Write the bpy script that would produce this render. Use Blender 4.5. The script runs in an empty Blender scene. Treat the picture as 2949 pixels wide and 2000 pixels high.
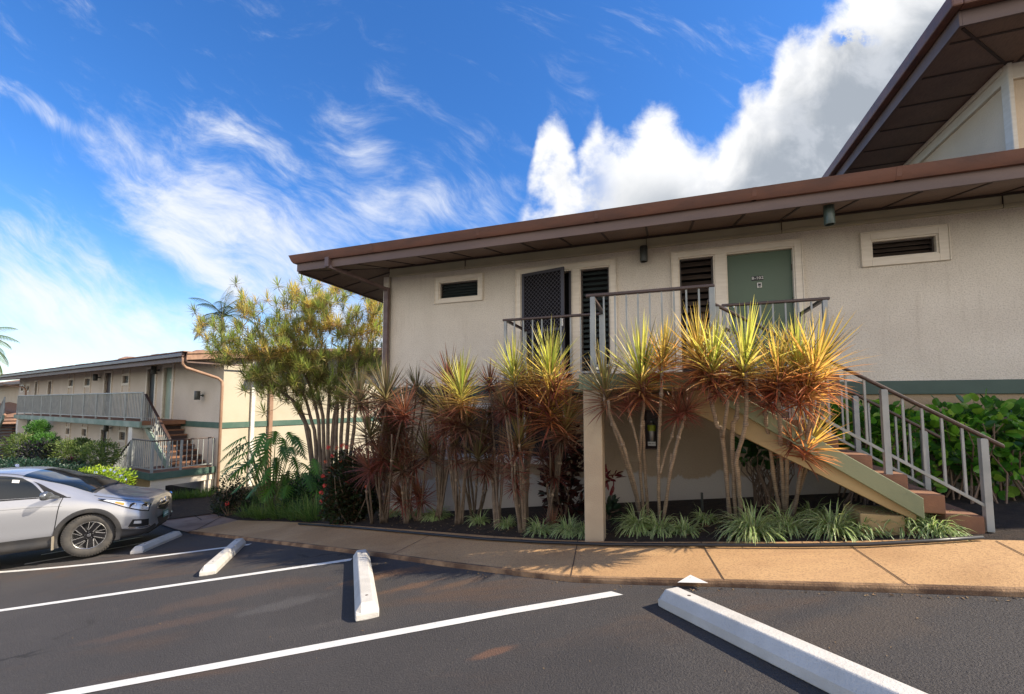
import bpy, bmesh, math, random
from mathutils import Vector, Matrix, noise as mnoise
R=math.radians
S=bpy.context.scene
COL=S.collection
rnd=random.Random(7)
# ---------------------------------------------------------------- camera
EYE=1.5; F=1240.0; PIT=R(3.95); CX=1474.5; YH=1158.0; CY=YH-F*math.tan(PIT)
cd=bpy.data.cameras.new('camera'); cam=bpy.data.objects.new('camera',cd); COL.objects.link(cam)
cam.location=(0,0,EYE); cam.rotation_euler=(R(90)+PIT,0,0)
cd.sensor_width=36; cd.lens=36*F/2949; cd.shift_y=(CY-1000)/2949; cd.clip_start=.05; cd.clip_end=3000
S.camera=cam
def ray(px,py):
    a=(px-CX)/F; b=-(py-CY)/F
    return Vector((a,math.cos(PIT)-b*math.sin(PIT),math.sin(PIT)+b*math.cos(PIT)))
def at(px,py,Y):
    v=ray(px,py); t=Y/v.y; return Vector((v.x*t,Y,EYE+v.z*t))
def G(x,y):
    if x<-6: gx=.125*(-6-4*(1-math.exp((x+6)/4)))
    elif x<0: gx=.125*x
    elif x<7: gx=.11*x
    else: gx=.77
    gy=-.05*(min(max(y,-6),9.5)-3.5)
    return -.12+gx+gy
def gp(px,py,dz=0):
    v=ray(px,py); lo,hi=.3,200
    for _ in range(60):
        m=(lo+hi)/2; q=v*m
        if EYE+q.z-G(q.x,q.y)-dz>0: lo=m
        else: hi=m
    q=v*lo; return Vector((q.x,q.y,EYE+q.z))
# ---------------------------------------------------------------- objects
def tag(o,label=None,cat=None,group=None,kind=None):
    if label: o['label']=label
    if cat: o['category']=cat
    if group: o['group']=group
    if kind: o['kind']=kind
    return o
def empty(name,loc=(0,0,0),rz=0,**k):
    o=bpy.data.objects.new(name,None); COL.objects.link(o); o.location=loc; o.rotation_euler=(0,0,rz); o.empty_display_size=.1
    return tag(o,**k)
class MB:
    def __init__(s): s.v=[]; s.f=[]; s.uv=[]; s.c=[]; s.m=[]
    def add(s,vs,fs,uv=None,col=None,mi=0):
        n=len(s.v); s.v+= [tuple(v) for v in vs]
        for i,f in enumerate(fs):
            s.f.append(tuple(n+j for j in f)); s.m.append(mi)
            s.uv.append([uv[j] for j in f] if uv else None)
            s.c.append([col[j] for j in f] if isinstance(col,list) else ([col]*len(f) if col else None))
        return s
    def box(s,x0,x1,y0,y1,z0,z1,mi=0):
        v=[(x,y,z) for z in(z0,z1) for y in(y0,y1) for x in(x0,x1)]
        return s.add(v,[(0,2,3,1),(4,5,7,6),(0,1,5,4),(2,6,7,3),(0,4,6,2),(1,3,7,5)],mi=mi)
    def beam(s,p,q,w,h,up=(0,0,1),mi=0):
        p=Vector(p);q=Vector(q);d=(q-p).normalized();up=Vector(up)
        if abs(d.dot(up))>.999: up=Vector((0,1,0))
        r=d.cross(up).normalized(); u=r.cross(d).normalized()
        v=[]
        for P in(p,q):
            for a,b in((-1,-1),(1,-1),(1,1),(-1,1)): v.append(P+r*a*w/2+u*b*h/2)
        return s.add(v,[(0,3,2,1),(4,5,6,7),(0,1,5,4),(1,2,6,5),(2,3,7,6),(3,0,4,7)],mi=mi)
    def vbeam(s,p,q,w,h,axis=(0,1,0),mi=0):
        # beam whose ends are cut plumb: cross-section height measured vertically
        p=Vector(p);q=Vector(q);r=Vector(axis)*w/2;u=Vector((0,0,h/2))
        v=[P+a*r+b*u for P in(p,q) for a,b in((-1,-1),(1,-1),(1,1),(-1,1))]
        return s.add(v,[(0,1,2,3),(4,7,6,5),(0,4,5,1),(1,5,6,2),(2,6,7,3),(3,7,4,0)],mi=mi)
    def prism(s,pts,z0,z1,mi=0):
        n=len(pts); v=[(x,y,z0) for x,y in pts]+[(x,y,z1) for x,y in pts]
        f=[tuple(range(n))[::-1],tuple(range(n,2*n))]+[(i,(i+1)%n,n+(i+1)%n,n+i) for i in range(n)]
        return s.add(v,f,mi=mi)
    def tube(s,pts,rads,n=8,cap=True,col=None,mi=0):
        pts=[Vector(p) for p in pts]
        if not isinstance(rads,(list,tuple)): rads=[rads]*len(pts)
        base=[];prev=None
        for i,P in enumerate(pts):
            d=(pts[min(i+1,len(pts)-1)]-pts[max(i-1,0)]).normalized()
            if prev is None:
                a=Vector((0,0,1)) if abs(d.z)<.9 else Vector((1,0,0)); r=d.cross(a).normalized()
            else: r=(prev-d*prev.dot(d)).normalized()
            prev=r; u=d.cross(r)
            for k in range(n):
                t=2*math.pi*k/n; base.append(P+(r*math.cos(t)+u*math.sin(t))*rads[i])
        f=[]
        for i in range(len(pts)-1):
            for k in range(n): f.append((i*n+k,i*n+(k+1)%n,(i+1)*n+(k+1)%n,(i+1)*n+k))
        if cap: f.append(tuple(range(n))[::-1]); f.append(tuple((len(pts)-1)*n+k for k in range(n)))
        return s.add(base,f,col=col,mi=mi)
    def lathe(s,prof,axis_o,n=24,axis='z',mi=0):
        o=Vector(axis_o); v=[];f=[]
        for (r,h) in prof:
            for k in range(n):
                t=2*math.pi*k/n;c,sn=math.cos(t)*r,math.sin(t)*r
                v.append(o+(Vector((c,sn,h)) if axis=='z' else Vector((c,h,sn))))
        for i in range(len(prof)-1):
            for k in range(n):
                q=(i*n+k,i*n+(k+1)%n,(i+1)*n+(k+1)%n,(i+1)*n+k); f.append(q if axis=='z' else q[::-1])
        return s.add(v,f,mi=mi)
    def mesh(s,name):
        me=bpy.data.meshes.new(name); me.from_pydata(s.v,[],s.f)
        if any(s.uv):
            l=me.uv_layers.new(name='UVMap'); i=0
            for f,u in zip(s.f,s.uv):
                for k in range(len(f)):
                    l.data[i].uv=u[k] if u else (0,0); i+=1
        if any(c is not None for c in s.c):
            a=me.color_attributes.new('Col','FLOAT_COLOR','CORNER'); i=0
            for f,c in zip(s.f,s.c):
                for k in range(len(f)):
                    q=c[k] if c else (1,1,1); a.data[i].color=(q[0],q[1],q[2],1); i+=1
        if any(s.m): me.polygons.foreach_set('material_index',s.m)
        me.update(); return me
    def build(s,name,mat,parent=None,smooth=False,bevel=0,loc=None,**k):
        me=s.mesh(name)
        for m in (mat if isinstance(mat,(list,tuple)) else [mat]): me.materials.append(m)
        if smooth:
            me.polygons.foreach_set('use_smooth',[True]*len(me.polygons))
            if smooth!=True: me.set_sharp_from_angle(angle=R(smooth))
        o=bpy.data.objects.new(name,me); COL.objects.link(o)
        if parent: o.parent=parent
        if loc: o.location=loc
        if bevel:
            b=o.modifiers.new('Bevel','BEVEL'); b.width=bevel; b.segments=2; b.limit_method='ANGLE'; b.angle_limit=R(40)
        return tag(o,**k)
# ---------------------------------------------------------------- materials
class NT:
    def __init__(s,nt): s.nt=nt; s.n=nt.nodes; s.l=nt.links
    def node(s,t,**k):
        n=s.n.new(t)
        for a,b in k.items():
            if a=='ins':
                for i,v in b.items():
                    if isinstance(v,bpy.types.NodeSocket): s.l.new(v,n.inputs[i])
                    else: n.inputs[i].default_value=v
            else: setattr(n,a,b)
        return n
    def math(s,op,a,b=None,c=None,clamp=False):
        n=s.n.new('ShaderNodeMath'); n.operation=op; n.use_clamp=clamp
        for i,v in enumerate((a,b,c)):
            if v is None: continue
            if isinstance(v,bpy.types.NodeSocket): s.l.new(v,n.inputs[i])
            else: n.inputs[i].default_value=v
        return n.outputs[0]
    def mix(s,f,a,b,mode='MIX'):
        n=s.n.new('ShaderNodeMix'); n.data_type='RGBA'; n.blend_type=mode; n.clamp_factor=True
        for i,v in ((0,f),(6,a),(7,b)):
            if isinstance(v,bpy.types.NodeSocket): s.l.new(v,n.inputs[i])
            else: n.inputs[i].default_value=v if i==0 or len(v)==4 else (*v,1)
        return n.outputs[2]
    def noise(s,scale,detail=4,rough=.5,vec=None,dist=0,lac=2):
        n=s.node('ShaderNodeTexNoise',ins={'Scale':scale,'Detail':detail,'Roughness':rough,'Distortion':dist,'Lacunarity':lac})
        if vec is not None: s.l.new(vec,n.inputs['Vector'])
        return n.outputs[0]
    def ss(s,x,a,b):
        n=s.node('ShaderNodeMapRange',interpolation_type='SMOOTHSTEP',ins={1:a,2:b,3:0.,4:1.}); s.l.new(x,n.inputs[0]); return n.outputs[0]
    def mapv(s,vec,scale=(1,1,1),rot=(0,0,0),loc=(0,0,0)):
        n=s.node('ShaderNodeMapping',ins={'Scale':scale,'Rotation':rot,'Location':loc}); s.l.new(vec,n.inputs[0]); return n.outputs[0]
def mat(name,col,rough=.7,col2=None,scale=3,bump=0,bscale=60,metal=0,spec=.5,detail=5,stretch=(1,1,1),coat=0,thr=(.35,.65),bdist=.01,extra=None):
    m=bpy.data.materials.new(name); m.use_nodes=True; T=NT(m.node_tree); B=m.node_tree.nodes['Principled BSDF']
    B.inputs['Roughness'].default_value=rough; B.inputs['Metallic'].default_value=metal; B.inputs['Specular IOR Level'].default_value=spec
    B.inputs['Coat Weight'].default_value=coat
    tc=T.node('ShaderNodeTexCoord').outputs['Object']
    if col2:
        c=T.mix(T.ss(T.noise(scale,detail,.55,T.mapv(tc,stretch)),*thr),col,col2)
    else:
        c=T.mix(T.ss(T.noise(scale,detail,.6,T.mapv(tc,stretch)),.2,.8),tuple(x*.9 for x in col),tuple(min(1,x*1.1) for x in col))
    if extra: c=extra(T,c,tc,B)
    T.l.new(c,B.inputs['Base Color'])
    if bump:
        b=T.node('ShaderNodeBump',ins={'Strength':bump,'Distance':bdist}); T.l.new(T.noise(bscale,6,.65,tc),b.inputs['Height']); T.l.new(b.outputs[0],B.inputs['Normal'])
    return m
def seams(T,tc,axis,period,width=.006,off=0):
    x=T.node('ShaderNodeSeparateXYZ'); T.l.new(tc,x.inputs[0])
    v=T.math('MULTIPLY',T.math('ADD',x.outputs[axis],off),1/period)
    f=T.math('ABSOLUTE',T.math('SUBTRACT',T.math('FRACT',v),.5))
    return T.math('GREATER_THAN',f,.5-width/period/2)
M={}
def ex_stucco(T,c,tc,B):
    sp=T.ss(T.noise(60,5,.8,tc),.50,.58)
    c=T.mix(T.math('MULTIPLY',sp,.34),c,(.20,.165,.12))
    st=T.ss(T.noise(2.6,6,.65,T.mapv(tc,(3.4,3,.35))),.52,.74)
    return T.mix(T.math('MULTIPLY',st,.24),c,(.35,.29,.22))
M['stucco']=mat('stucco',(.72,.66,.565),.9,(.66,.60,.51),1.5,.9,45,extra=ex_stucco,bdist=.012)
def ex_low(T,c,tc,B):
    c=ex_stucco(T,c,tc,B)
    x=T.node('ShaderNodeSeparateXYZ'); T.l.new(tc,x.inputs[0])
    # pale efflorescence that climbs unevenly from the foot of the wall, which follows the sloping bed
    h=T.math('SUBTRACT',x.outputs[2],T.math('MULTIPLY',x.outputs[0],.085))
    h=T.math('ADD',h,T.math('MULTIPLY',T.noise(1.3,6,.6,T.mapv(tc,(1,1,.3))),-.95))
    w=T.math('SUBTRACT',1,T.ss(h,-.50,-.45))
    return T.mix(T.math('MULTIPLY',w,.6),T.mix(.55,c,(.30,.21,.12)),(.50,.49,.47))
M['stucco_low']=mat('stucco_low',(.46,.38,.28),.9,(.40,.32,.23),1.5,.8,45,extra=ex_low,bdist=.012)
M['stucco_far']=mat('stucco_far',(.66,.59,.50),.9,(.59,.52,.43),.8,.5,50,extra=lambda T,c,tc,B:T.mix(T.math('MULTIPLY',T.ss(T.noise(25,4,.7,tc),.5,.65),.25),c,(.28,.22,.17)))
M['cream']=mat('cream_end_wall',(.50,.45,.35),.9,(.46,.41,.31),1,.5,60)
M['trim']=mat('trim_paint',(.76,.69,.58),.55,(.69,.62,.51),4,.25,40,stretch=(1,1,6))
M['white']=mat('white_paint',(.70,.68,.62),.5,(.62,.60,.55),5,.2,40)
M['frieze']=mat('frieze_paint',(.47,.43,.30),.6,(.41,.375,.26),2,.15,30)
M['brown']=mat('brown_fascia',(.16,.105,.085),.55,(.12,.08,.068),3,.2,40,stretch=(.3,1,1))
M['gutter']=mat('rusty_gutter',(.19,.085,.055),.5,(.13,.065,.048),2.5,.3,30,stretch=(.6,2,2))
def ex_soff(T,c,tc,B): return T.mix(T.math('MULTIPLY',T.ss(T.noise(60,3,.7,T.mapv(tc,(1,.2,1))),.4,.7),.3),c,(.06,.04,.03))
M['soffit']=mat('soffit_board',(.23,.15,.11),.65,(.19,.12,.09),2,.4,60,extra=ex_soff)
M['batten']=mat('soffit_batten',(.05,.032,.025),.7)
M['roof']=mat('roof_shingle',(.085,.055,.04),.9,(.16,.10,.07),8,.8,30)
M['shingle_tan']=mat('roof_shingle_tan',(.30,.17,.10),.9,(.20,.11,.07),6,.8,25,stretch=(1,4,1))
M['band']=mat('green_band',(.045,.085,.07),.55,(.038,.075,.062),3,.15,30)
M['greenbeam']=mat('green_beam',(.23,.25,.14),.6,(.16,.19,.11),1.8,.25,20,extra=lambda T,c,tc,B:T.mix(T.math('MULTIPLY',T.ss(T.noise(14,6,.7,tc),.62,.72),.5),c,(.09,.075,.05)))
M['greenfar']=mat('green_beam_far',(.30,.36,.30),.7,(.18,.25,.20),2,.2,20)
M['greendark']=mat('green_slab',(.055,.12,.09),.6,(.09,.15,.12),2.5,.2,20)
M['ochre']=mat('ochre_soffit',(.36,.27,.13),.8,(.30,.22,.11),2,.3,30)
M['column']=mat('column_stucco',(.46,.37,.25),.85,(.40,.31,.21),2,.6,90)
M['rail']=mat('rail_paint',(.34,.355,.34),.4,(.27,.29,.28),5,.1,40)
M['hand']=mat('handrail_wood',(.075,.045,.036),.4,(.055,.033,.027),5,.3,30,stretch=(.5,4,4))
M['step']=mat('step_concrete',(.25,.125,.07),.85,(.18,.09,.052),3,.5,60)
M['door']=mat('green_door',(.075,.12,.075),.45,(.065,.105,.065),1.2,.05,20)
M['doorfar']=mat('pale_green_door',(.30,.38,.31),.5)
M['doorb']=mat('brown_door',(.05,.032,.03),.5)
M['dark']=mat('dark_interior',(.012,.011,.012),.8)
M['screen']=mat('screen_mesh',(.010,.009,.011),.5)
M['screenf']=mat('screen_frame',(.030,.026,.034),.4)
M['louvre']=mat('louvre_slat',(.06,.045,.035),.45,(.045,.033,.027),4)
M['louvreg']=mat('louvre_glass',(.035,.045,.045),.12)
M['pipe']=mat('downspout_brown',(.14,.09,.08),.4,(.10,.06,.055),3,stretch=(1,1,3))
M['pipef']=mat('downspout_tan',(.38,.24,.16),.5,(.30,.18,.12),3)
M['lampg']=mat('lamp_green',(.07,.10,.085),.35,(.055,.08,.07),10)
M['lampd']=mat('lamp_dark',(.05,.055,.05),.4)
M['black']=mat('black_plastic',(.015,.015,.016),.45)
M['letter']=mat('white_letter',(.75,.74,.70),.5)
# ground
def _st(px,py): q=gp(px,py); return q.x,q.y
STAINS=[(*_st(1090,1660),.55,.16,.75,(.26,.13,.06)),(*_st(1180,1690),.40,.10,.6,(.24,.12,.055)),(*_st(1330,1680),.35,.10,.55,(.22,.12,.06)),(*_st(640,1720),.9,.25,.4,(.17,.10,.065)),(*_st(1420,1880),.16,.05,.8,(.28,.13,.07)),
 (*_st(480,1800),.8,.14,.45,(.18,.10,.065)),(*_st(820,1740),.45,.16,.45,(.17,.16,.155)),(*_st(1550,1960),1.1,.45,.55,(.040,.037,.038)),(*_st(2500,1800),.9,.25,.35,(.15,.105,.07)),(*_st(2330,1760),.9,.10,.5,(.045,.045,.05)),(*_st(820,1620),.5,.12,.4,(.18,.12,.07))]
def ex_asph(T,c,tc,B):
    # rusty soil wash: long streaks running down the slope, and grit
    st=T.noise(.55,6,.62,T.mapv(tc,(.45,1.6,1),(0,0,R(-24))),.6)
    c=T.mix(T.math('MULTIPLY',T.ss(st,.52,.70),.6),c,(.135,.075,.042))
    st2=T.noise(1.4,7,.7,T.mapv(tc,(.5,2.2,1),(0,0,R(-15))),1.0)
    c=T.mix(T.math('MULTIPLY',T.ss(st2,.56,.75),.35),c,(.14,.12,.105))
    g=T.ss(T.noise(75,3,.85,tc),.56,.68)
    c=T.mix(T.math('MULTIPLY',g,.6),c,(.17,.15,.13))
    g2=T.ss(T.noise(110,2,.8,T.mapv(tc,(1,1,1),(0,0,0),(5,2,0))),.54,.64)
    c=T.mix(T.math('MULTIPLY',g2,.6),c,(.018,.016,.018))
    for (sx_,sy_,rx_,ry_,w2,colr) in STAINS:
        m_=T.mapv(tc,(1,1,0),(0,0,0),(-sx_,-sy_,0)); m_=T.mapv(m_,(1,1,1),(0,0,R(-18))); m_=T.mapv(m_,(1/rx_,1/ry_,1))
        l_=T.node('ShaderNodeVectorMath',operation='LENGTH',ins={0:m_}).outputs['Value']
        k_=T.math('MULTIPLY',T.math('SUBTRACT',1,T.ss(T.math('ADD',l_,T.math('MULTIPLY',T.math('SUBTRACT',T.noise(4,7,.7,tc),.5),2.0)),.35,1.1)),w2)
        c=T.mix(T.math('MULTIPLY',k_,.62),c,colr)
    # hairline cracks
    n=T.node('ShaderNodeTexVoronoi',feature='DISTANCE_TO_EDGE',ins={'Scale':.42}); T.l.new(T.node('ShaderNodeVectorMath',operation='ADD',ins={0:tc,1:T.node('ShaderNodeVectorMath',operation='SCALE',ins={0:T.node('ShaderNodeTexNoise',ins={'Scale':2.3,'Detail':7,'Vector':tc}).outputs[1],3:.55}).outputs[0]}).outputs[0],n.inputs['Vector'])
    ck=T.math('MULTIPLY',T.math('LESS_THAN',n.outputs[0],.010),T.ss(T.noise(.6,2,.5,tc),.52,.6))
    return T.mix(T.math('MULTIPLY',ck,.7),c,(.02,.018,.018))
M['asphalt']=mat('asphalt',(.058,.053,.052),.82,(.078,.071,.068),.35,1.0,85,extra=ex_asph,bdist=.02,spec=.35)
def ex_walk(T,c,tc,B):
    g=T.ss(T.noise(60,4,.8,tc),.50,.60)
    c=T.mix(T.math('MULTIPLY',g,.55),c,(.20,.105,.05))
    st=T.ss(T.noise(1.1,6,.65,T.mapv(tc,(.5,1.8,1),(0,0,R(-12))),.5),.5,.72)
    return T.mix(T.math('MULTIPLY',st,.35),c,(.30,.15,.075))
M['walk']=mat('sidewalk_concrete',(.57,.35,.165),.88,(.46,.27,.12),1.1,.6,120,extra=ex_walk)
M['path']=mat('path_pavers',(.33,.22,.16),.9,(.22,.13,.09),1.8,.5,50)
M['joint']=mat('joint_dirt',(.06,.035,.022),.95)
M['soil']=mat('soil_mulch',(.022,.014,.010),.97,(.045,.028,.018),9,1.,45,bdist=.04)
M['line']=mat('line_paint',(.76,.75,.70),.6,(.68,.66,.62),6,.4,200,extra=lambda T,c,tc,B:T.mix(T.math('MULTIPLY',T.ss(T.noise(45,5,.8,tc),.60,.66),.75),c,(.10,.09,.085)))
M['conc']=mat('wheel_stop_concrete',(.58,.555,.51),.85,(.50,.475,.43),5,.5,70,extra=lambda T,c,tc,B:T.mix(T.math('MULTIPLY',T.ss(T.noise(130,3,.7,tc),.60,.68),.4),c,(.22,.21,.19)))
# ---------------------------------------------------------------- world, sun
EL=40.0; AZ=R(102)     # sun to the right of the view
w=bpy.data.worlds.new('World'); S.world=w; w.use_nodes=True; T=NT(w.node_tree)
for n in list(T.n): T.n.remove(n)
sky=T.node('ShaderNodeTexSky',sky_type='NISHITA',sun_disc=False,sun_elevation=R(EL),sun_rotation=AZ,altitude=0,air_density=1,dust_density=.3,ozone_density=2.5)
SKYS=.12
g=T.node('ShaderNodeTexCoord').outputs['Generated']
x=T.node('ShaderNodeSeparateXYZ'); T.l.new(g,x.inputs[0])
X,Y,Z=x.outputs
Yc=T.math('MAXIMUM',T.math('ABSOLUTE',Y),.05)
U=T.math('DIVIDE',X,Yc); V=T.math('DIVIDE',Z,Yc)      # tangent of azimuth, rise over run
def uv(px,py): d=ray(px,py); return d.x/d.y, d.z/d.y
cmb=T.node('ShaderNodeCombineXYZ'); T.l.new(U,cmb.inputs[0]); T.l.new(V,cmb.inputs[1]); P=cmb.outputs[0]
def warp(vec,scale,amt,detail=3):
    nz=T.node('ShaderNodeTexNoise',ins={'Scale':scale,'Detail':detail,'Vector':vec}).outputs[1]
    d=T.node('ShaderNodeVectorMath',operation='SUBTRACT',ins={0:nz,1:(.5,.5,.5)}).outputs[0]
    d=T.node('ShaderNodeVectorMath',operation='SCALE',ins={0:d,3:amt}).outputs[0]
    return T.node('ShaderNodeVectorMath',operation='ADD',ins={0:vec,1:d}).outputs[0]
def blob(px,py,rx,ry,rot=0,wgt=1,vec=None):
    u,v=uv(px,py)
    m=T.mapv(vec,(1,1,1),(0,0,0),(-u,-v,0))
    m=T.mapv(m,(1,1,1),(0,0,R(rot)))
    m=T.mapv(m,(1243/rx,1243/ry,1))
    l=T.node('ShaderNodeVectorMath',operation='LENGTH',ins={0:m}).outputs['Value']
    return T.math('MULTIPLY',T.math('SUBTRACT',1,T.ss(l,.0,1.25)),wgt)
Pw=warp(P,2.2,.22,4)
cov=None
for b in [(560,560,420,120,32,.95),(760,760,430,150,24,1.15),(430,640,300,90,40,.7),(80,820,520,160,12,1.0),(300,940,520,110,5,1.0),
          (120,330,300,45,32,.9),(260,470,120,50,38,.6),(1050,440,260,110,38,.45),(1250,620,420,100,-8,.85),(880,880,360,80,10,.7),
          (760,560,560,300,28,.42),(1050,560,330,150,60,.35),(60,900,620,200,8,.25),(40,1010,900,70,0,1.0),(1000,1000,900,80,0,.8),(700,430,280,60,35,.5),(1350,430,200,120,-30,.3),(50,90,200,60,30,.25),(1180,880,120,260,0,.6),(150,700,350,90,20,.45),(620,960,500,90,4,.6)]:
    c=blob(*b,vec=Pw); cov=c if cov is None else T.math('ADD',cov,c)
# wisps: noise stretched along the streak direction, bent by warping
Pc=warp(T.mapv(P,(1,1,1),(0,0,R(30))),1.3,.5,3)
w1=T.noise(3.2,10,.62,T.mapv(Pc,(.9,2.3,1)),.45)
w2=T.noise(9,8,.66,T.mapv(Pc,(.8,2.6,1),(0,0,0),(3,1,0)),.3)
wis=T.math('ADD',T.math('MULTIPLY',w1,.62),T.math('MULTIPLY',w2,.48))
cir=T.math('MULTIPLY',T.ss(T.math('ADD',T.math('MULTIPLY',T.math('MINIMUM',cov,1.15),.46),T.math('MULTIPLY',T.math('SUBTRACT',wis,.565),1.75)),.0,.80),.95)
cir=T.math('POWER',cir,1.15)
# cumulus: top edge height over azimuth, plus billow noise
ramp=T.node('ShaderNodeValToRGB'); cr=ramp.color_ramp; cr.interpolation='LINEAR'
pts=[(1180,1010),(1300,930),(1390,800),(1480,660),(1512,560),(1545,350),(1590,290),(1632,330),(1665,420),(1690,360),(1722,310),(1745,370),(1790,390),(1830,350),(1885,280),(1930,290),(1965,340),(2010,395),(2080,400),(2110,330),(2150,240),(2215,215),(2245,130),(2275,90),(2330,70),(2400,0),(2470,-70),(2700,-180),(2949,-260),(3300,-300)]
u0=uv(1100,500)[0]; u1=uv(3400,500)[0]
def cu(px,py): u,v=uv(px,py); return ((u-u0)/(u1-u0), v*.7)
el=cr.elements
el[0].position=0; el[0].color=(0,0,0,1); el[1].position=1; q=cu(3300,-300)[1]; el[1].color=(q,q,q,1)
for a in pts[:-1]:
    t,v=cu(*a); e=el.new(min(max(t,.001),.999)); e.color=(v,v,v,1)
Pb=warp(P,7,.045,5)
sb=T.node('ShaderNodeSeparateXYZ'); T.l.new(Pb,sb.inputs[0])
T.l.new(T.math('DIVIDE',T.math('SUBTRACT',sb.outputs[0],u0),u1-u0,clamp=True),ramp.inputs[0])
top=T.math('DIVIDE',ramp.outputs[0],.7)
dep=T.math('SUBTRACT',top,sb.outputs[1])                # depth inside the cloud
bn=T.noise(11,9,.62,P,.25)
d2=T.math('ADD',dep,T.math('MULTIPLY',T.math('SUBTRACT',bn,.52),.17))
side=T.ss(U,uv(1400,500)[0],uv(1560,500)[0])
front=T.math('GREATER_THAN',Y,0)
wispy=T.math('SUBTRACT',1,T.math('MULTIPLY',T.math('SUBTRACT',1,T.ss(U,uv(1640,500)[0],uv(1800,500)[0])),T.ss(T.noise(6,5,.6,P),.42,.66)))
cum=T.math('MULTIPLY',T.math('MULTIPLY',T.ss(d2,-.012,.075),side),T.math('MULTIPLY',front,wispy))
hole=T.math('MULTIPLY',blob(2440,110,95,45,0,1,Pb),T.ss(T.noise(16,6,.7,P),.42,.6))
cum=T.math('MULTIPLY',cum,T.math('SUBTRACT',1,T.math('MULTIPLY',hole,.95,clamp=True)),clamp=True)
# cloud body: bright rim, grey belly
bel=T.math('MULTIPLY',T.ss(T.math('ADD',dep,T.math('MULTIPLY',T.math('SUBTRACT',T.noise(4.5,7,.6,P,.4),.5),.40)),.03,.27),T.ss(U,uv(1500,500)[0],uv(2050,500)[0]))
lit=T.mix(bel,(1.04,1.04,1.04),(.40,.445,.51))
lit=T.mix(T.math('MULTIPLY',T.ss(T.noise(8,8,.62,P,.3),.45,.66),.5),lit,(.70,.735,.80))
lit=T.mix(blob(2480,30,190,110,20,.85,Pb),lit,(1.1,1.1,1.1))
lit=T.mix(blob(1900,430,190,150,0,.9,Pb),lit,(1.12,1.12,1.12))
hs=T.node('ShaderNodeHueSaturation',ins={'Saturation':1.14,'Value':1.0}); T.l.new(sky.outputs[0],hs.inputs['Color'])
grd=hs.outputs[0]
tint=T.mix(T.ss(Z,.02,.42),(.92*SKYS,.98*SKYS,1.06*SKYS),(.50*SKYS,.84*SKYS,1.18*SKYS))
base=T.mix(1.0,grd,tint,'MULTIPLY')
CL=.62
cirw=T.mix(0,(.93*CL,.96*CL,1.02*CL),(1,1,1))
bg=T.mix(cir,base,cirw)
litc=T.mix(1.0,lit,(CL,CL,CL),'MULTIPLY')
bg=T.mix(cum,bg,litc)
# unseen bright cloud behind the viewer, added as warm fill for the shaded facade
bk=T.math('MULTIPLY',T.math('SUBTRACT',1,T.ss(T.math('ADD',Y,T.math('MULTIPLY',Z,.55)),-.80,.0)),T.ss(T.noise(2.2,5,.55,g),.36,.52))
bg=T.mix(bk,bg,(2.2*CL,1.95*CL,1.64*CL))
# below the horizon: dull ground colour
bg=T.mix(T.ss(Z,-.02,0.0),(.05,.045,.04),bg)
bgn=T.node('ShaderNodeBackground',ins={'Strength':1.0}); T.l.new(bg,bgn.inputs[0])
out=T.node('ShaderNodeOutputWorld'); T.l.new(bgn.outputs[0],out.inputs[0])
sl=bpy.data.lights.new('sun','SUN'); sl.energy=5.0; sl.angle=R(.53); sl.color=(1,.88,.70)
so=bpy.data.objects.new('sun',sl); COL.objects.link(so)
sd=Vector((math.sin(AZ)*math.cos(R(EL)),math.cos(AZ)*math.cos(R(EL)),math.sin(R(EL))))
so.rotation_euler=sd.to_track_quat('Z','Y').to_euler(); so.location=sd*30
vs=S.view_settings; vs.view_transform='Standard'; vs.look='None'; vs.gamma=1; vs.exposure=.76
S.render.engine='CYCLES'; S.cycles.max_bounces=7; S.cycles.diffuse_bounces=4; S.cycles.transmission_bounces=4; S.cycles.transparent_max_bounces=6
# ================================================================ ground
def strip(name,A,B,m,dz,sub=12,**k):
    """sheet between two polylines of ground points (same count), following the ground"""
    mb=MB(); n=len(A); cols=[]
    for i in range(n):
        for j in range(sub+1):
            q=A[i].lerp(B[i],j/sub); mb.v.append((q.x,q.y,G(q.x,q.y)+dz))
    for i in range(n-1):
        for j in range(sub):
            a=i*(sub+1)+j; mb.f.append((a,a+1,a+sub+2,a+sub+1)); mb.m.append(0); mb.uv.append(None); mb.c.append(None)
    return mb.build(name,m,smooth=True,**k)
gr=MB(); xs=[-300,-120,-60]+[-40+i*1.25 for i in range(52)]+[28,34,42,60,120,300]; ys=[-60,-25,-12]+[-6+i*.8 for i in range(46)]+[36,48,70,120,400]
for y in ys:
    for x_ in xs: gr.v.append((x_,y,G(x_,y)))
nx_=len(xs)
for j in range(len(ys)-1):
    for i in range(nx_-1):
        gr.f.append((j*nx_+i,j*nx_+i+1,(j+1)*nx_+i+1,(j+1)*nx_+i)); gr.m.append(0); gr.uv.append(None); gr.c.append(None)
gr.build('parking_lot',M['asphalt'],smooth=True,kind='structure')
CURB=.042
outer=[(3700,1745),(2949,1719),(2640,1708),(2373,1700),(2055,1689),(1850,1684),(1657,1677),(1498,1659),(1299,1634),(1100,1605),(887,1578),(714,1557),(603,1543),(544,1537)]
inner=[(3500,1590),(2870,1570),(2640,1568),(2430,1573),(2180,1573),(2000,1573),(1800,1573),(1600,1566),(1418,1554),(1180,1534),(960,1517),(800,1508),(720,1506),(686,1504)]
def res(pts,n):
    out=[]
    for i in range(n):
        t=i/(n-1)*(len(pts)-1); k=min(int(t),len(pts)-2); out.append(gp(*[pts[k][j]+(pts[k+1][j]-pts[k][j])*(t-k) for j in(0,1)]))
    return out
Ao=res(outer,60); Bi=res(inner,60)
strip('sidewalk',Ao,Bi,M['walk'],CURB,kind='structure')
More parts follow.
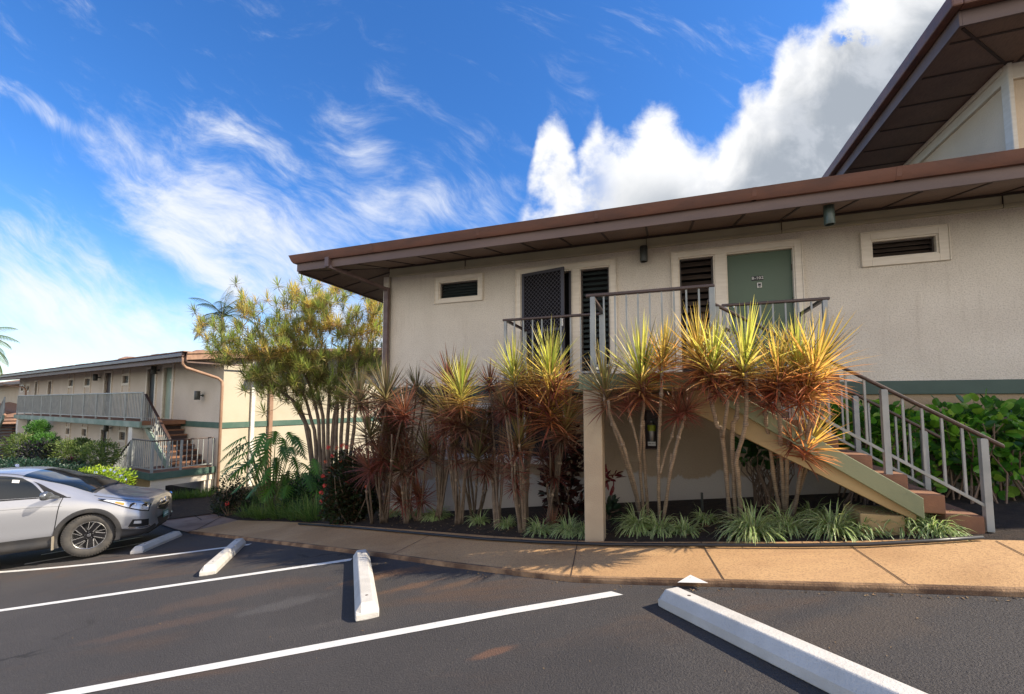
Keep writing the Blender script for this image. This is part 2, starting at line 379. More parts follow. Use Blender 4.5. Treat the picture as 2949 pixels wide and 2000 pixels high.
# curb face
cb=MB()
for i in range(59):
    a,b=Ao[i],Ao[i+1]
    def o(p,nrm,off,dz): return (p.x+nrm.x*off,p.y+nrm.y*off,G(p.x,p.y)+dz)
    t=(b-a).normalized(); nr=Vector((-t.y,t.x,0)); 
    if i==0: pn=nr
    if nr.y>0: nr=-nr
    h0=CURB*(1-.5*i/60); h1=CURB*(1-.5*(i+1)/60)
    n0=len(cb.v)
    w_=.018*math.sin(i*1.7)*.4
    cb.add([o(a,nr,.014,-.02),o(b,nr,.014,-.02),o(b,nr,.010,h1*.75),o(a,nr,.010,h0*.75),o(b,nr,-.006,CURB+.004),o(a,nr,-.006,CURB+.004),o(a,nr,-.035,CURB+.004),o(b,nr,-.035,CURB+.004)],
        [(0,1,2,3),(3,2,4,5),(5,4,7,6)])
M['curb']=mat('curb_concrete',(.36,.22,.115),.9,(.12,.065,.035),4,.9,60,bdist=.02)
cb.build('kerb',M['curb'],smooth=50,kind='structure')
# joints in the sidewalk
jt=MB()
for (a,b) in [((2430,1573),(2620,1706)),((2018,1573),(2086,1688)),((1665,1566),(1644,1676)),((1250,1545),(1130,1608)),((690,1506),(546,1536)),((2870,1575),(3150,1720))]:
    p,q=gp(*a),gp(*b); d=(q-p).normalized(); nn=Vector((-d.y,d.x,0))*.0045; k=14
    for i in range(k):
        A=p.lerp(q,i/k);B=p.lerp(q,(i+1)/k)
        jt.add([(v.x,v.y,G(v.x,v.y)+CURB+.005) for v in (A-nn,A+nn,B+nn,B-nn)],[(0,1,2,3)])
jt.build('sidewalk_joints',M['joint'],kind='structure')
# path that branches off between the beds towards the far stairs
pa=[gp(*q) for q in [(700,1506),(640,1492),(600,1478),(640,1452),(700,1440)]]; pb=[gp(*q) for q in [(540,1537),(500,1527),(440,1505),(470,1470),(520,1452)]]
strip('garden_path',pa,pb,M['path'],CURB-.012,sub=6,kind='structure')
ft=[gp(x_,y_) for x_,y_ in [(700,1440),(640,1448),(470,1470),(300,1452),(100,1400),(-200,1345)]]
pj=MB()
for (a,b) in [((600,1478),(500,1500)),((560,1533),(640,1492)),((530,1470),(580,1502))]:
    p,q=gp(*a),gp(*b); d=(q-p).normalized(); nn=Vector((-d.y,d.x,0))*.012
    pj.add([(v.x,v.y,G(v.x,v.y)+CURB-.007) for v in (p-nn,p+nn,q+nn,q-nn)],[(0,1,2,3)])
pj.build('path_joints',M['joint'],kind='structure')
# planting beds: sheets behind the sidewalk to the walls
bedB=[Vector((p.x*1.0+1.0,p.y+4.5,0)) for p in Bi]
strip('planting_bed',Bi,bedB,M['soil'],.035,sub=10,kind='structure')
fb=[gp(686,1504),gp(640,1490),gp(604,1478),gp(640,1455)]; fe=[Vector((-2.2,13,0)),Vector((-3.5,15,0)),Vector((-5,17,0)),Vector((-7.5,16,0))]
strip('planting_bed',fb,fe,M['soil'],.04,sub=8,kind='structure')
f1=[Vector((-6.6,11.2,0)),Vector((-8.6,10.6,0)),Vector((-11,11.2,0)),Vector((-15,13.6,0)),Vector((-24,19,0)),Vector((-34,25.5,0))]
f2=[Vector((-8,16,0)),Vector((-9,16.5,0)),Vector((-12,17,0)),Vector((-17,20,0)),Vector((-26,26,0)),Vector((-36,33,0))]
strip('planting_bed',f1,f2,M['soil'],.045,sub=8,kind='structure')
# painted lines
def line(a,b,w=.10,over=0,ang=0):
    p,q=gp(*a),gp(*b); d=(q-p).normalized(); p=p-d*over; nn=Vector((-d.y,d.x,0))*w/2; k=24; mb=MB(); L=(q-p).length
    for i in range(k+1):
        A=p.lerp(q,i/k)
        for sgn in(-1,1):
            v=A+nn*sgn+ (d*sgn*ang if i==k else Vector()); mb.v.append((v.x,v.y,G(v.x,v.y)+.005))
    for i in range(k): mb.f.append((2*i,2*i+2,2*i+3,2*i+1)); mb.m.append(0); mb.uv.append(None); mb.c.append(None)
    return mb.build('parking_line',M['line'],kind='structure')
line((190,2000),(1777,1710),.10,1.2,-.03)
line((0,1760),(1012,1613),.10,3.5)
line((0,1649),(720,1569),.10,4)
line((400,1567),(490,1550),.09,1.5); line((420,1545),(500,1529),.09,1.5)
# white painted triangle on the sidewalk edge
tr=MB(); q=[gp(1951,1680,CURB),gp(1988,1658,CURB),gp(2040,1682,CURB)]
tr.add([(v.x,v.y,v.z+.006) for v in q],[(0,1,2)][::1]); tr.build('painted_triangle',M['line'],kind='structure')
# wheel stops
def stop(c0,c1,label,w=.20,L=None,h=.125):
    """c0,c1: ground points on the axis at both ends"""
    p,q=c0,c1; d=(q-p); 
    L=L or Vector((d.x,d.y,0)).length; a=math.atan2(d.y,d.x); zs=(G(q.x,q.y)-G(p.x,p.y))
    o=MB(); n=9
    prof=[(-w/2,0),(-w/2,.062),(-w*.27,h),(w*.27,h),(w/2,.062),(w/2,0)]
    secs=[]
    for t,k in [(0,0),(.045,1)]+[(.045+(L-.09)*i/n,1) for i in range(1,n)]+[(L-.045,1),(L,0)]:
        secs.append((t,k))
    v=[];f=[]
    for t,k in secs:
        for (y,z) in prof:
            zz=z if k else min(z,.05)
            v.append((t,y*(1 if k else .96),zz))
    m=len(prof)
    for i in range(len(secs)-1):
        for j in range(m-1): f.append((i*m+j,(i+1)*m+j,(i+1)*m+j+1,i*m+j+1))
        f.append((i*m+m-1,(i+1)*m+m-1,(i+1)*m,i*m))
    f.append(tuple(range(m))); f.append(tuple(reversed(range((len(secs)-1)*m,len(secs)*m))))
    o.add(v,f)
    ob=o.build('wheel_stop',M['conc'],bevel=.008,label=label,cat='wheel stop',group='concrete wheel stops in the parking bays')
    ob.location=(p.x,p.y,G(p.x,p.y)-.004); ob.rotation_euler=(0,-math.atan2(zs,L),a)
    # pin holes
    for t in (.22,L-.22):
        hb=MB(); hb.lathe([(0,.0015),(.011,.0015),(.013,.0)],(t,0,h),12); hb.build('pin_hole',M['joint'],ob)
    return ob
s4a=gp(1925,1738); s4b=gp(2545,2040)
d4=(s4b-s4a).normalized()
stop(s4a,s4a+d4*1.83,'largest nearest pale concrete wheel stop, close to the sidewalk at lower right')
stop(gp(1058,1785),gp(1040,1610),'concrete wheel stop at the sidewalk end of a white line, pointing at the viewer',.19)
stop(gp(597,1658),gp(690,1571),'fully visible weathered concrete wheel stop in the empty bay beside the silver car',.19)
stop(gp(392,1596),gp(510,1546),'concrete wheel stop half in shade just in front of the silver car')
# ================================================================ near building
a1=math.atan((CX+2050)*math.cos(PIT)/F)
UX,UY=math.sin(a1),-math.cos(a1)
B1ang=math.atan2(UY,UX); B1o=Vector((-2.35,8.25,0))
def b1p(s,d,z=0): return Vector((B1o.x+UX*s+UY*d,B1o.y+UY*s-UX*d,z))
b1=empty('apartment_building',B1o,B1ang,label='near tan stucco apartment building with wide brown eaves and green door B-102',cat='building')
def wall_holes(mb,x0,x1,z0,z1,holes,y=0,rev=.10,into=1):
    xs_=sorted({x0,x1,*[h[0] for h in holes],*[h[1] for h in holes]}); zs_=sorted({z0,z1,*[h[2] for h in holes],*[h[3] for h in holes]})
    for i in range(len(xs_)-1):
        for j in range(len(zs_)-1):
            cx_,cz=(xs_[i]+xs_[i+1])/2,(zs_[j]+zs_[j+1])/2
            if any(h[0]<cx_<h[1] and h[2]<cz<h[3] for h in holes): continue
            mb.add([(xs_[i],y,zs_[j]),(xs_[i+1],y,zs_[j]),(xs_[i+1],y,zs_[j+1]),(xs_[i],y,zs_[j+1])],[(0,1,2,3)])
    for h in holes:
        a,b,c,d=h; yy=y+rev*into
        mb.add([(a,y,c),(b,y,c),(b,y,d),(a,y,d),(a,yy,c),(b,yy,c),(b,yy,d),(a,yy,d)],[(0,4,5,1),(1,5,6,2),(2,6,7,3),(3,7,4,0)])
SX=10.2
H_w1=(1.06,1.86,3.39,3.72); H_dl=(2.66,3.56,1.82,3.71); H_sl=(3.68,4.18,1.90,3.71); H_lr=(5.21,5.72,1.90,3.71); H_dr=(5.87,6.75,1.82,3.71); H_w2=(7.64,8.36,3.42,3.68)
wl=MB(); wall_holes(wl,0,SX,1.60,4.12,[H_w1,H_dl,H_sl,H_lr,H_dr,H_w2],rev=.14)
wl.add([(0,0,1.6),(0,9,1.6),(0,9,4.12),(0,0,4.12)],[(0,3,2,1)]); wl.add([(0,9,-3),(SX,9,-3),(SX,9,4.12),(0,9,4.12)],[(0,3,2,1)]); wl.add([(SX,0,-1),(SX,9,-1),(SX,9,4.12),(SX,0,4.12)],[(0,1,2,3)])
wl.build('upper_wall',M['stucco'],b1)
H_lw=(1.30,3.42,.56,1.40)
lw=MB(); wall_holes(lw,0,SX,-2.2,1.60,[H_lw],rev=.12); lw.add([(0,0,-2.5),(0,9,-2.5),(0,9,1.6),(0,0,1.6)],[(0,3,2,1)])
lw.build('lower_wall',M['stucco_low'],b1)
it=MB(); it.box(.15,SX-.1,.45,.5,-1,4.0); 
for h in(H_w1,H_sl,H_lr,H_w2,H_lw,H_dl): it.box(h[0]-.2,h[1]+.2,.30,.32,h[2]-.2,h[3]+.1)
it.build('interior',M['dark'],b1)
bd=MB(); bd.box(-.03,SX,-.03,.0,1.60,1.775); bd.box(-.03,-.0,0,9,1.60,1.775); bd.build('green_band',M['band'],b1,bevel=.004)
fz=MB(); fz.box(-.02,SX,-.035,-.001,3.96,4.12); fz.box(-.02,SX,-.05,-.001,3.915,3.96); fz.box(-.035,-.002,0,9,3.92,4.12)
fz.build('frieze_board',M['frieze'],b1,bevel=.008)
for s_ in (1.6,4.75,6.6,9.0):
    j=MB(); j.box(s_,s_+.006,-.0525,-.03,3.912,4.1); j.build('frieze_joint',M['batten'],b1)
cbd=MB(); cbd.box(-.16,-.036,-.03,.16,-1.9,3.93); cbd.build('corner_board',M['trim'],b1,bevel=.006)
# casing helper: picture-frame trim round a hole
def casing(parent,h,t=.085,pr=.035,m='trim',sill=True,name='frame',mull=None):
    a,b,c,d=h; o=MB()
    o.box(a-t,a-.0,-pr,-.001,c-(t if sill else 0),d+t); o.box(b,b+t,-pr,-.001,c-(t if sill else 0),d+t)
    o.box(a,b,-pr,-.001,d,d+t)
    if sill: o.box(a,b,-pr,-.001,c-t,c)
    # inner stop
    i=.022
    o.box(a-.001,a+i,-pr+.018,.10,c,d); o.box(b-i,b+.001,-pr+.018,.10,c,d); o.box(a+i,b-i,-pr+.018,.10,d-i,d+.001)
    if sill: o.box(a+i,b-i,-pr+.018,.10,c-.001,c+i)
    # outer backband
    o.box(a-t-.014,a-t,-pr-.012,-.001,c-(t if sill else 0),d+t+.014); o.box(b+t,b+t+.014,-pr-.012,-.001,c-(t if sill else 0),d+t+.014); o.box(a-t,b+t,-pr-.012,-.001,d+t,d+t+.014)
    return o.build(name,M[m],parent,bevel=.004)
def louvres(parent,h,n,m='louvre',depth=.055,tilt=38,y=.06):
    a,b,c,d=h; a+=.024;b-=.024;c+=.02;d-=.024
    fr=MB(); 
    fr.box(a,a+.018,y-.03,y+.04,c,d); fr.box(b-.018,b,y-.03,y+.04,c,d); fr.box(a,b,y-.03,y+.04,d-.016,d); fr.box(a,b,y-.03,y+.04,c,c+.016)
    fr.build('louvre_track',M['louvre'],parent)
    o=MB(); t=R(tilt); 
    for i in range(n):
        z=c+.016+(d-c-.032)*(i+.5)/n; w_=min(depth,(d-c)/n*1.05)
        dy,dz=math.cos(t)*w_/2*1.1,math.sin(t)*w_/2*1.5
        v=[(a+.018,y-dy,z-dz),(b-.018,y-dy,z-dz),(b-.018,y+dy,z+dz),(a+.018,y+dy,z+dz)]
        th=.006
        v+= [(p[0],p[1]+th*.7,p[2]-th) for p in v]
        o.add(v,[(0,1,2,3),(4,7,6,5),(0,4,5,1),(1,5,6,2),(2,6,7,3),(3,7,4,0)])
    return o.build('louvres',M[m],parent)
def window(parent,h,n,m='louvre',t=.07,**k):
    w_=casing(parent,h,t,name='window'); louvres(w_,h,n,m,**k); return w_
window(b1,H_w1,5,'louvreg',.075); window(b1,H_w2,3,'louvre',.10)
# left doorway with sidelight: shared casing
def doorset(parent,hl,hr,name,tt=.085):
    o=MB(); a=min(hl[0],hr[0]); b=max(hl[1],hr[1]); m0,m1=(hl[1],hr[0]) if hl[0]<hr[0] else (hr[1],hl[0]); z0=1.82; z1=3.71; pr=.035
    o.box(a-tt,a,-pr,-.001,z0,z1+tt); o.box(b,b+tt,-pr,-.001,z0,z1+tt); o.box(a,b,-pr,-.001,z1,z1+tt); o.box(m0,m1,-pr+.004,.09,z0,z1)
    o.box(a-tt-.014,a-tt,-pr-.012,-.001,z0,z1+tt+.014); o.box(b+tt,b+tt+.014,-pr-.012,-.001,z0,z1+tt+.014); o.box(a-tt,b+tt,-pr-.012,-.001,z1+tt,z1+tt+.014)
    for h in(hl,hr): o.box(h[0]-.001,h[0]+.02,-pr+.02,.11,z0,z1); o.box(h[1]-.02,h[1]+.001,-pr+.02,.11,z0,z1); o.box(h[0]+.02,h[1]-.02,-pr+.02,.11,z1-.02,z1+.001)
    return o.build('door_frame',M['trim'],parent,bevel=.004)
f1_=doorset(b1,H_dl,H_sl,'l'); louvres(f1_,H_sl,20,'louvreg'); 
f2_=doorset(b1,H_lr,H_dr,'r'); louvres(f2_,H_lr,17,'louvre',.085)
# brown jamb + dark open door leaf inside left opening
dd=MB(); dd.box(H_dl[1]-.06,H_dl[1]-.022,.0,.12,1.84,3.69); dd.box(H_dl[0]+.022,H_dl[0]+.05,.0,.12,1.84,3.69); dd.build('inner_jamb',M['screenf'],f1_)
# security screen door, swung open a little
sc=MB(); W_=.80; sc.box(0,.05,-.015,.015,0,1.86); sc.box(W_-.06,W_,-.015,.015,0,1.86); sc.box(.05,W_-.06,-.015,.015,1.81,1.86); sc.box(.05,W_-.06,-.015,.015,0,.08); sc.box(.05,W_-.06,-.015,.015,.82,.87)
scd=sc.build('screen_door',M['screenf'],b1,bevel=.003,label='dark security screen door standing ajar'); scd.location=(H_dl[0]+.03,-.04,1.84); scd.rotation_euler=(0,0,R(-13))
ms=MB()
def lattice(mb,x0,x1,z0,z1,st,r):
    W2,H2=x1-x0,z1-z0; k=-H2
    while k<W2:
        for sgn in(0,1):
            pts_=[]
            a=max(0,k); b=min(W2,k+H2)
            if b-a>.02:
                za,zb=a-k,b-k
                if sgn: za,zb=H2-za,H2-zb
                mb.beam((x0+a,0,z0+za),(x0+b,0,z0+zb),r,r,(0,1,0))
        k+=st
lattice(ms,.05,W_-.06,.87,1.81,.07,.005); lattice(ms,.05,W_-.06,.08,.82,.07,.005); ms.build('wire_lattice',mat('lattice_grey',(.07,.065,.075),.5),scd)
bk=MB(); bk.box(.05,W_-.06,.004,.008,.08,1.81); bk.build('insect_screen',mat('insect_mesh',(.012,.011,.013),.9,spec=.05),scd)
hd=MB(); hd.box(W_-.05,W_-.015,-.05,-.015,.88,1.0); hd.build('handle',M['letter'],scd)
# green door B-102
gd=MB(); gd.box(H_dr[0]+.02,H_dr[1]-.02,.05,.09,1.84,3.69); door=gd.build('door',M['door'],b1)
for z in(2.45,2.9,3.38):
    hg=MB(); hg.box(H_dr[1]-.03,H_dr[1]-.018,.035,.052,z,z+.09); hg.build('hinge',M['louvre'],door)
# number plate centre px (2170,802)
def b1px(px,py,d):
    n_=Vector((UY,-UX,0)); P0=B1o+n_*d; v=ray(px,py); o=Vector((0,0,EYE)); t=(P0-o).dot(n_)/v.dot(n_); q=o+v*t-B1o
    return q.x*UX+q.y*UY, q.z
ps,pz=b1px(2181,802,-.05)
pl=MB(); pl.box(ps-.075,ps+.075,.041,.052,pz-.032,pz+.032); plate=pl.build('number_plate',M['black'],door,bevel=.002,label='black plate reading B-102')
def text(body,size,loc,parent,m,rot=(R(90),0,0),name='lettering',ex=.0015,sx=1):
    cu_=bpy.data.curves.new('t','FONT'); cu_.body=body; cu_.size=size; cu_.align_x='CENTER'; cu_.align_y='CENTER'; cu_.extrude=ex; cu_.space_character=1.08
    to=bpy.data.objects.new('t',cu_); COL.objects.link(to); bpy.context.view_layer.update()
    me=bpy.data.meshes.new_from_object(to.evaluated_get(bpy.context.evaluated_depsgraph_get())); bpy.data.objects.remove(to)
    o=bpy.data.objects.new(name,me); me.materials.clear(); me.materials.append(m); COL.objects.link(o); o.parent=parent; o.location=loc; o.rotation_euler=rot; o.scale=(sx,1,1); return o
text('B-102',.058,(ps,.038,pz),plate,M['letter'],sx=1.05)
kn=MB(); kn.box(ps-.008,ps+.052,.036,.052,pz-.145,pz-.07); kk=kn.build('peephole_plate',M['letter'],door,bevel=.004)
k2=MB(); k2.box(ps+.003,ps+.041,.032,.0365,pz-.118,pz-.082); k2.box(ps+.008,ps+.036,.032,.0365,pz-.137,pz-.127); k2.build('peephole',M['black'],kk)
# lower window group
lwf=casing(b1,H_lw,.06,.03,'white',name='window'); 
for i,(a,b) in enumerate([(1.34,2.0),(2.04,2.7),(2.74,3.38)]):
    q=MB(); q.box(b,b+.04,-.01,.08,.58,1.38); q.build('mullion',M['white'],lwf)
gl=MB(); gl.box(1.32,3.40,.075,.08,.58,1.38); gl.build('pane',M['louvreg'],lwf)
sl_=MB(); sl_.box(1.20,3.52,-.07,.0,.47,.53); sl_.build('window_sill',M['trim'],lwf,bevel=.004)
# ---- main roof. soffit slopes up from fascia to wall
ES,ED,EB=-1.28,1.0,10.5; ZF=3.885
XR=11.2
so_=MB()
A_=[(ES,-ED,ZF),(XR,-ED,ZF),(XR-.0,-.02,4.105),(-.02,-.02,4.105)]
so_.add(A_,[(0,1,2,3)]); so_.add([(ES,-ED,ZF),(-.02,-.02,4.105),(-.02,9,4.105),(ES,9,ZF-.03)],[(0,1,2,3)])
so_.build('soffit',M['soffit'],b1)
bt=MB()
for i in range(20):
    s_=-.62+i*.60
    if s_>XR: break
    s2=max(s_,ES+.05)
    z_=lambda d:ZF+.22*(ED-d)/ED
    d1=.03 if s_>0 else max(.03,-s_*ED/abs(ES))
    if s_<0: d1=ED*(-s_)/(-ES)+.02
    bt.vbeam((s_,-ED+.03,z_(.97)-.004),(s_,-d1,z_(d1)-.004),.028,.012,(1,0,0))
for i in range(16):
    y_=-.45+i*.60
    x1_=-.03 if y_>0 else ES*(-y_)/ED
    bt.vbeam((ES+.03,y_,ZF-.003),(x1_,y_,ZF+.22*(x1_-ES)/(-ES)-.004),.028,.012,(0,1,0))
bt.vbeam((ES+.02,-ED+.02,ZF+.002),(-.03,-.03,4.10),.03,.012,(.6,-.6,0))
bt.box(-.02,XR,-.075,-.05,4.065,4.09)
bt.build('soffit_battens',M['batten'],b1)
fa=MB(); fa.box(ES-.03,XR,-ED-.03,-ED+.0,ZF-.01,ZF+.15); fa.box(ES-.03,ES,-ED,9,ZF-.04,ZF+.15); fa.box(XR-.03,XR,-ED,9,ZF-.01,ZF+.15)
fa.build('fascia',M['brown'],b1,bevel=.004)
gu=MB()
def gsec(x_,flip=1):   # ogee gutter section on front
    return [(-ED-.03,ZF+.13),(-ED-.075,ZF+.13),(-ED-.10,ZF+.165),(-ED-.125,ZF+.24),(-ED-.135,ZF+.265),(-ED-.12,ZF+.265),(-ED-.03,ZF+.26)]
sec=gsec(0); x0_,x1_=ES-.13,XR+.02
def gut(p0,p1,axis):
    v=[];n=len(sec)
    for k,pp in enumerate((p0,p1)):
        for (y_,z_) in sec:
            off=y_+ED   # negative outward
            if axis=='x': v.append((pp if pp>0 else ES+off,y_,z_))
            else: v.append((ES+off,(-ED+off) if k==0 else pp,z_-.0))
    f=[(i,i+1,n+i+1,n+i) for i in range(n-1)]+[(n-1,0,n,2*n-1)]
    gu.add(v,f)
gut(-1,XR+.02,'x'); gut(0,9,'y')
gu.box(XR+.02,XR+.03,-ED-.125,-ED-.03,ZF+.13,ZF+.26)
gu.build('gutter',M['gutter'],b1,smooth=35)
for s_ in (.35,2.3,4.1,6.05,7.5):
    gj=MB(); gj.add([(s_+dx,y_-.004,z_) for dx in(0,.05) for (y_,z_) in sec[:6]],[(i,i+1,7+i,6+i) for i in range(5)]); gj.build('gutter_joint',M['gutter'],b1)
rf=MB(); r0,r1=(ES-.02,XR+.02),(-ED-.02,9.3)
ridge=5.2
rf.add([(ES-.03,-ED-.04,ZF+.25),(XR+.03,-ED-.04,ZF+.25),(XR+.03,4.2,5.25),(4.0,4.2,5.25),(ES-.03,9.4,ZF+.25),(XR+.03,9.4,ZF+.25)],[(0,1,2,3),(0,3,4),(3,2,5,4)])
# stepped shingle edge along the eave
for i in range(60):
    s_=ES+i*.17; 
    if s_+.17<XR: rf.box(s_,s_+.165,-ED-.09,-ED+.1,ZF+.262,ZF+.272+.004*rnd.random())
rf.build('roof',M['roof'],b1)
# downspout
dn=MB()
P0=(ES+.70,-ED-.055,ZF+.13)
dn.box(-.62,-.53,-ED-.10,-ED-.02,ZF-.02,ZF+.16)
dn.beam((-.575,-ED-.055,ZF-.0),(-.04,-.10,3.66),.085,.065)
dn.box(-.085,.01,-.12,-.045,-1.6,3.70)
dn.build('downspout',M['pipe'],b1,bevel=.008)
# ---- raised clerestory block with its own wide roof
UZ=5.88; us,ud=8.30,.84; ub=-3.6
up=MB(); up.box(us+.95,us+6,-ud+.95,6,4.2,UZ-.02); up.build('clerestory_wall',mat('clerestory_stucco',(.76,.61,.44),.9,(.70,.56,.40),1.5,.8,45,bdist=.012),b1)
ut=MB(); ut.box(us+.90,us+.95,-ud+.88,-ud+1.02,4.3,UZ-.03); ut.box(us+.90,us+.96,-ud+.96,6,UZ-.26,UZ-.12); ut.box(us+.88,us+.96,-ud+.96,6,UZ-.12,UZ-.05); ut.box(us+.95,us+6,-ud+.9,-ud+.95,UZ-.26,UZ-.05); ut.build('clerestory_trim',M['trim'],b1,bevel=.01)
us_=MB(); us_.box(us,us+7,-ud,6.6,UZ-.045,UZ-.02); us_.build('clerestory_soffit',M['soffit'],b1)
ub_=MB()
for i in range(14): ub_.box(us+.03,us+.95,-ud+.25+i*.6,-ud+.278+i*.6,UZ-.054,UZ-.0455)
for i in range(9): ub_.box(us+1.0+i*.6,us+1.028+i*.6,-ud+.02,-ud+.95,UZ-.054,UZ-.0455)
ub_.vbeam((us+.03,-ud+.03,UZ-.052),(us+.94,-ud+.94,UZ-.052),.03,.012,(.6,-.6,0)); ub_.build('clerestory_battens',M['batten'],b1)
uf=MB(); uf.box(us-.03,us,-ud-.03,6.6,UZ-.06,UZ+.16); uf.box(us,us+7,-ud-.03,-ud,UZ-.06,UZ+.16); uf.build('clerestory_fascia',M['brown'],b1,bevel=.004)
ug=MB(); ug.box(us-.14,us-.031,-ud-.14,6.6,UZ+.12,UZ+.30); ug.box(us-.031,us+7,-ud-.14,-ud-.031,UZ+.12,UZ+.30); ug.build('clerestory_gutter',M['gutter'],b1,bevel=.02)
ur=MB(); ur.add([(us-.05,-ud-.05,UZ+.31),(us+7,-ud-.05,UZ+.31),(us+7,3,UZ+1.0),(us+3.6,3,UZ+1.0),(us-.05,6.6,UZ+.31),(us+7,6.6,UZ+.31)],[(0,1,2,3),(0,3,4),(3,2,5,4)]); ur.build('clerestory_roof',M['roof'],b1)
# ---- wall lamps
def lamp(parent_loc,rz,label,r=.058,h=.245,arm=.09,m='lampg',ceil=False):
    o=empty('wall_lamp',parent_loc,rz,label=label,cat='lamp',group='cylinder wall lamps')
    c=MB(); c.lathe([(0,h/2),(r*.93,h/2),(r,h/2-.008),(r,-h/2+.004),(r*.97,-h/2),(r*.86,-h/2),(r*.84,-h/2+.05),(0,-h/2+.06)],(0,-arm,0),28); c.build('lamp_body',M[m],o,smooth=40)
    if ceil:
        a=MB(); a.lathe([(0,.0),(.02,.0),(.02,.05),(.035,.055),(.035,.075)],(0,-arm,h/2-.002),16); a.build('stem',M[m],o,smooth=40)
    else:
        a=MB(); a.box(-.02,.02,-arm+r-.012,0.0,-.02,.02); a.lathe([(0,0),(.045,0),(.045,.018),(0,.018)],(0,-.018,0),20,'y'); a.build('bracket',M[m],o)
    return o
lamp(b1p(4.712,.03,3.80),B1ang,'dark green cylinder lamp on the near building wall between its two doorways',m='lampd')
lamp(b1p(6.93,.75,3.80),B1ang,'grey green cylinder lamp hanging from the near building eave right of door B-102',arm=.08,ceil=True,m='lampg')
# ---- fire extinguisher cabinet on the lower wall
ex=empty('fire_extinguisher_cabinet',b1p(4.77,.06,1.08),B1ang,label='dark red fire extinguisher cabinet on the shaded wall under the landing',cat='extinguisher')
M['excab']=mat('cabinet_maroon',(.045,.015,.012),.4); M['tagy']=mat('tag_yellow_green',(.35,.42,.03),.5); M['steel']=mat('steel',(.35,.34,.33),.35,metal=.8)
c=MB(); c.box(-.10,-.085,-.10,.05,-.29,.29); c.box(.085,.10,-.10,.05,-.29,.29); c.box(-.085,.085,-.10,.05,.27,.29); c.box(-.085,.085,-.10,.05,-.29,-.27); c.box(-.085,.085,.03,.05,-.27,.27); c.build('cabinet',M['excab'],ex,bevel=.004)
c=MB(); c.lathe([(0,-.2),(.05,-.2),(.058,-.185),(.058,.06),(.045,.095),(.02,.11),(.02,.13),(0,.13)],(0,-.03,0),24); e2=c.build('extinguisher_body',M['steel'],ex,smooth=40)
c=MB(); c.box(-.035,.05,-.045,-.015,.13,.145); c.box(-.03,.055,-.045,-.015,.155,.168); c.build('handle',M['black'],e2)
c=MB(); c.lathe([(.0595,-.02),(.0595,.07)],(0,-.03,0),24); c.build('inspection_tag',M['tagy'],e2)
c=MB(); c.box(-.055,.055,-.103,-.101,-.235,-.175); lb=c.build('label_plate',M['letter'],ex); text('FIRE EXT',.03,(0,-.1035,-.205),lb,M['black'],name='lettering')
# ================================================================ near staircase and landing
st=empty('staircase',B1o,B1ang,label='near concrete staircase and raised landing with square column, green beam and grey railings',cat='staircase')
DZ=1.82; D1=1.05; D2=2.07; SL,SM,SR=2.72,4.09,5.49
dk=MB(); dk.box(SL,6.88,-D1,-.04,DZ-.14,DZ); dk.box(SM,SR,-D2+.02,-D1,DZ-.14,DZ); dk.build('landing_slab',M['step'],st,bevel=.006)
bm=MB(); bm.box(SM-.01,SR+.02,-D2-.02,-D2+.02,DZ-.185,DZ-.005); bm.box(SL-.02,SM-.01,-D1-.03,-D1,DZ-.185,DZ-.005); bm.box(SM-.05,SM-.01,-D2-.02,-D1-.03,DZ-.185,DZ-.005); bm.build('edge_beam',M['greenbeam'],st,bevel=.006)
un=MB(); un.box(SL,6.88,-D1+.001,-.04,DZ-.17,DZ-.141); un.box(SM,SR,-D2+.021,-D1-.001,DZ-.17,DZ-.141); un.build('landing_underside',M['ochre'],st)
cl=MB(); cl.box(4.085,4.295,-D2,-D2+.21,-.35,DZ-.186); cl.build('column',M['column'],st,bevel=.01)
for k in range(1,10):
    s0=SR+.26*(k-1); z1_=DZ-.165*k
    o=MB(); o.box(s0,s0+.27,-D2+.07,-D1,z1_-.17,z1_)
    o.build('step',M['step'],st,bevel=.012)
bs=MB(); bs.box(6.95,7.82,-D2+.09,-D1-.02,-.1,.34); bs.build('stair_footing',M['step'],st)
sg=MB(); top=lambda s_:DZ-.135-.648*(s_-SR-.02)
sg.vbeam((SR+.02,-D2+.03,top(SR+.02)-.09),(7.13,-D2+.03,top(7.13)-.09),.075,.185); sg.build('stringer',M['greenbeam'],st,bevel=.006)
ss_=MB(); ss_.add([(SR-.30,y_,z_) for y_ in(-D2+.055,-D1) for z_ in (DZ-.19,DZ-.40)]+[(SR+.1,y_,DZ-.19) for y_ in(-D2+.055,-D1)]+[(7.10,y_,z_) for y_ in(-D2+.055,-D1) for z_ in (top(7.10)-.17,top(7.10)-.235)]+[(6.9,y_,top(6.9)-.235-.04) for y_ in(-D2+.055,-D1)],[(0,1,10,7,6,4),(2,5,8,9,11,3),(1,3,11,10),(10,11,9,7),(7,9,8,6),(4,6,8,5),(0,4,5,2),(0,2,3,1)]); ss_.build('stair_underside',M['ochre'],st,bevel=.01)
pb_=MB(); pb_.box(6.68,7.02,-D2+.075,-D2+.50,-.1,.45); pb_.build('support_block',M['ochre'],st,bevel=.01)
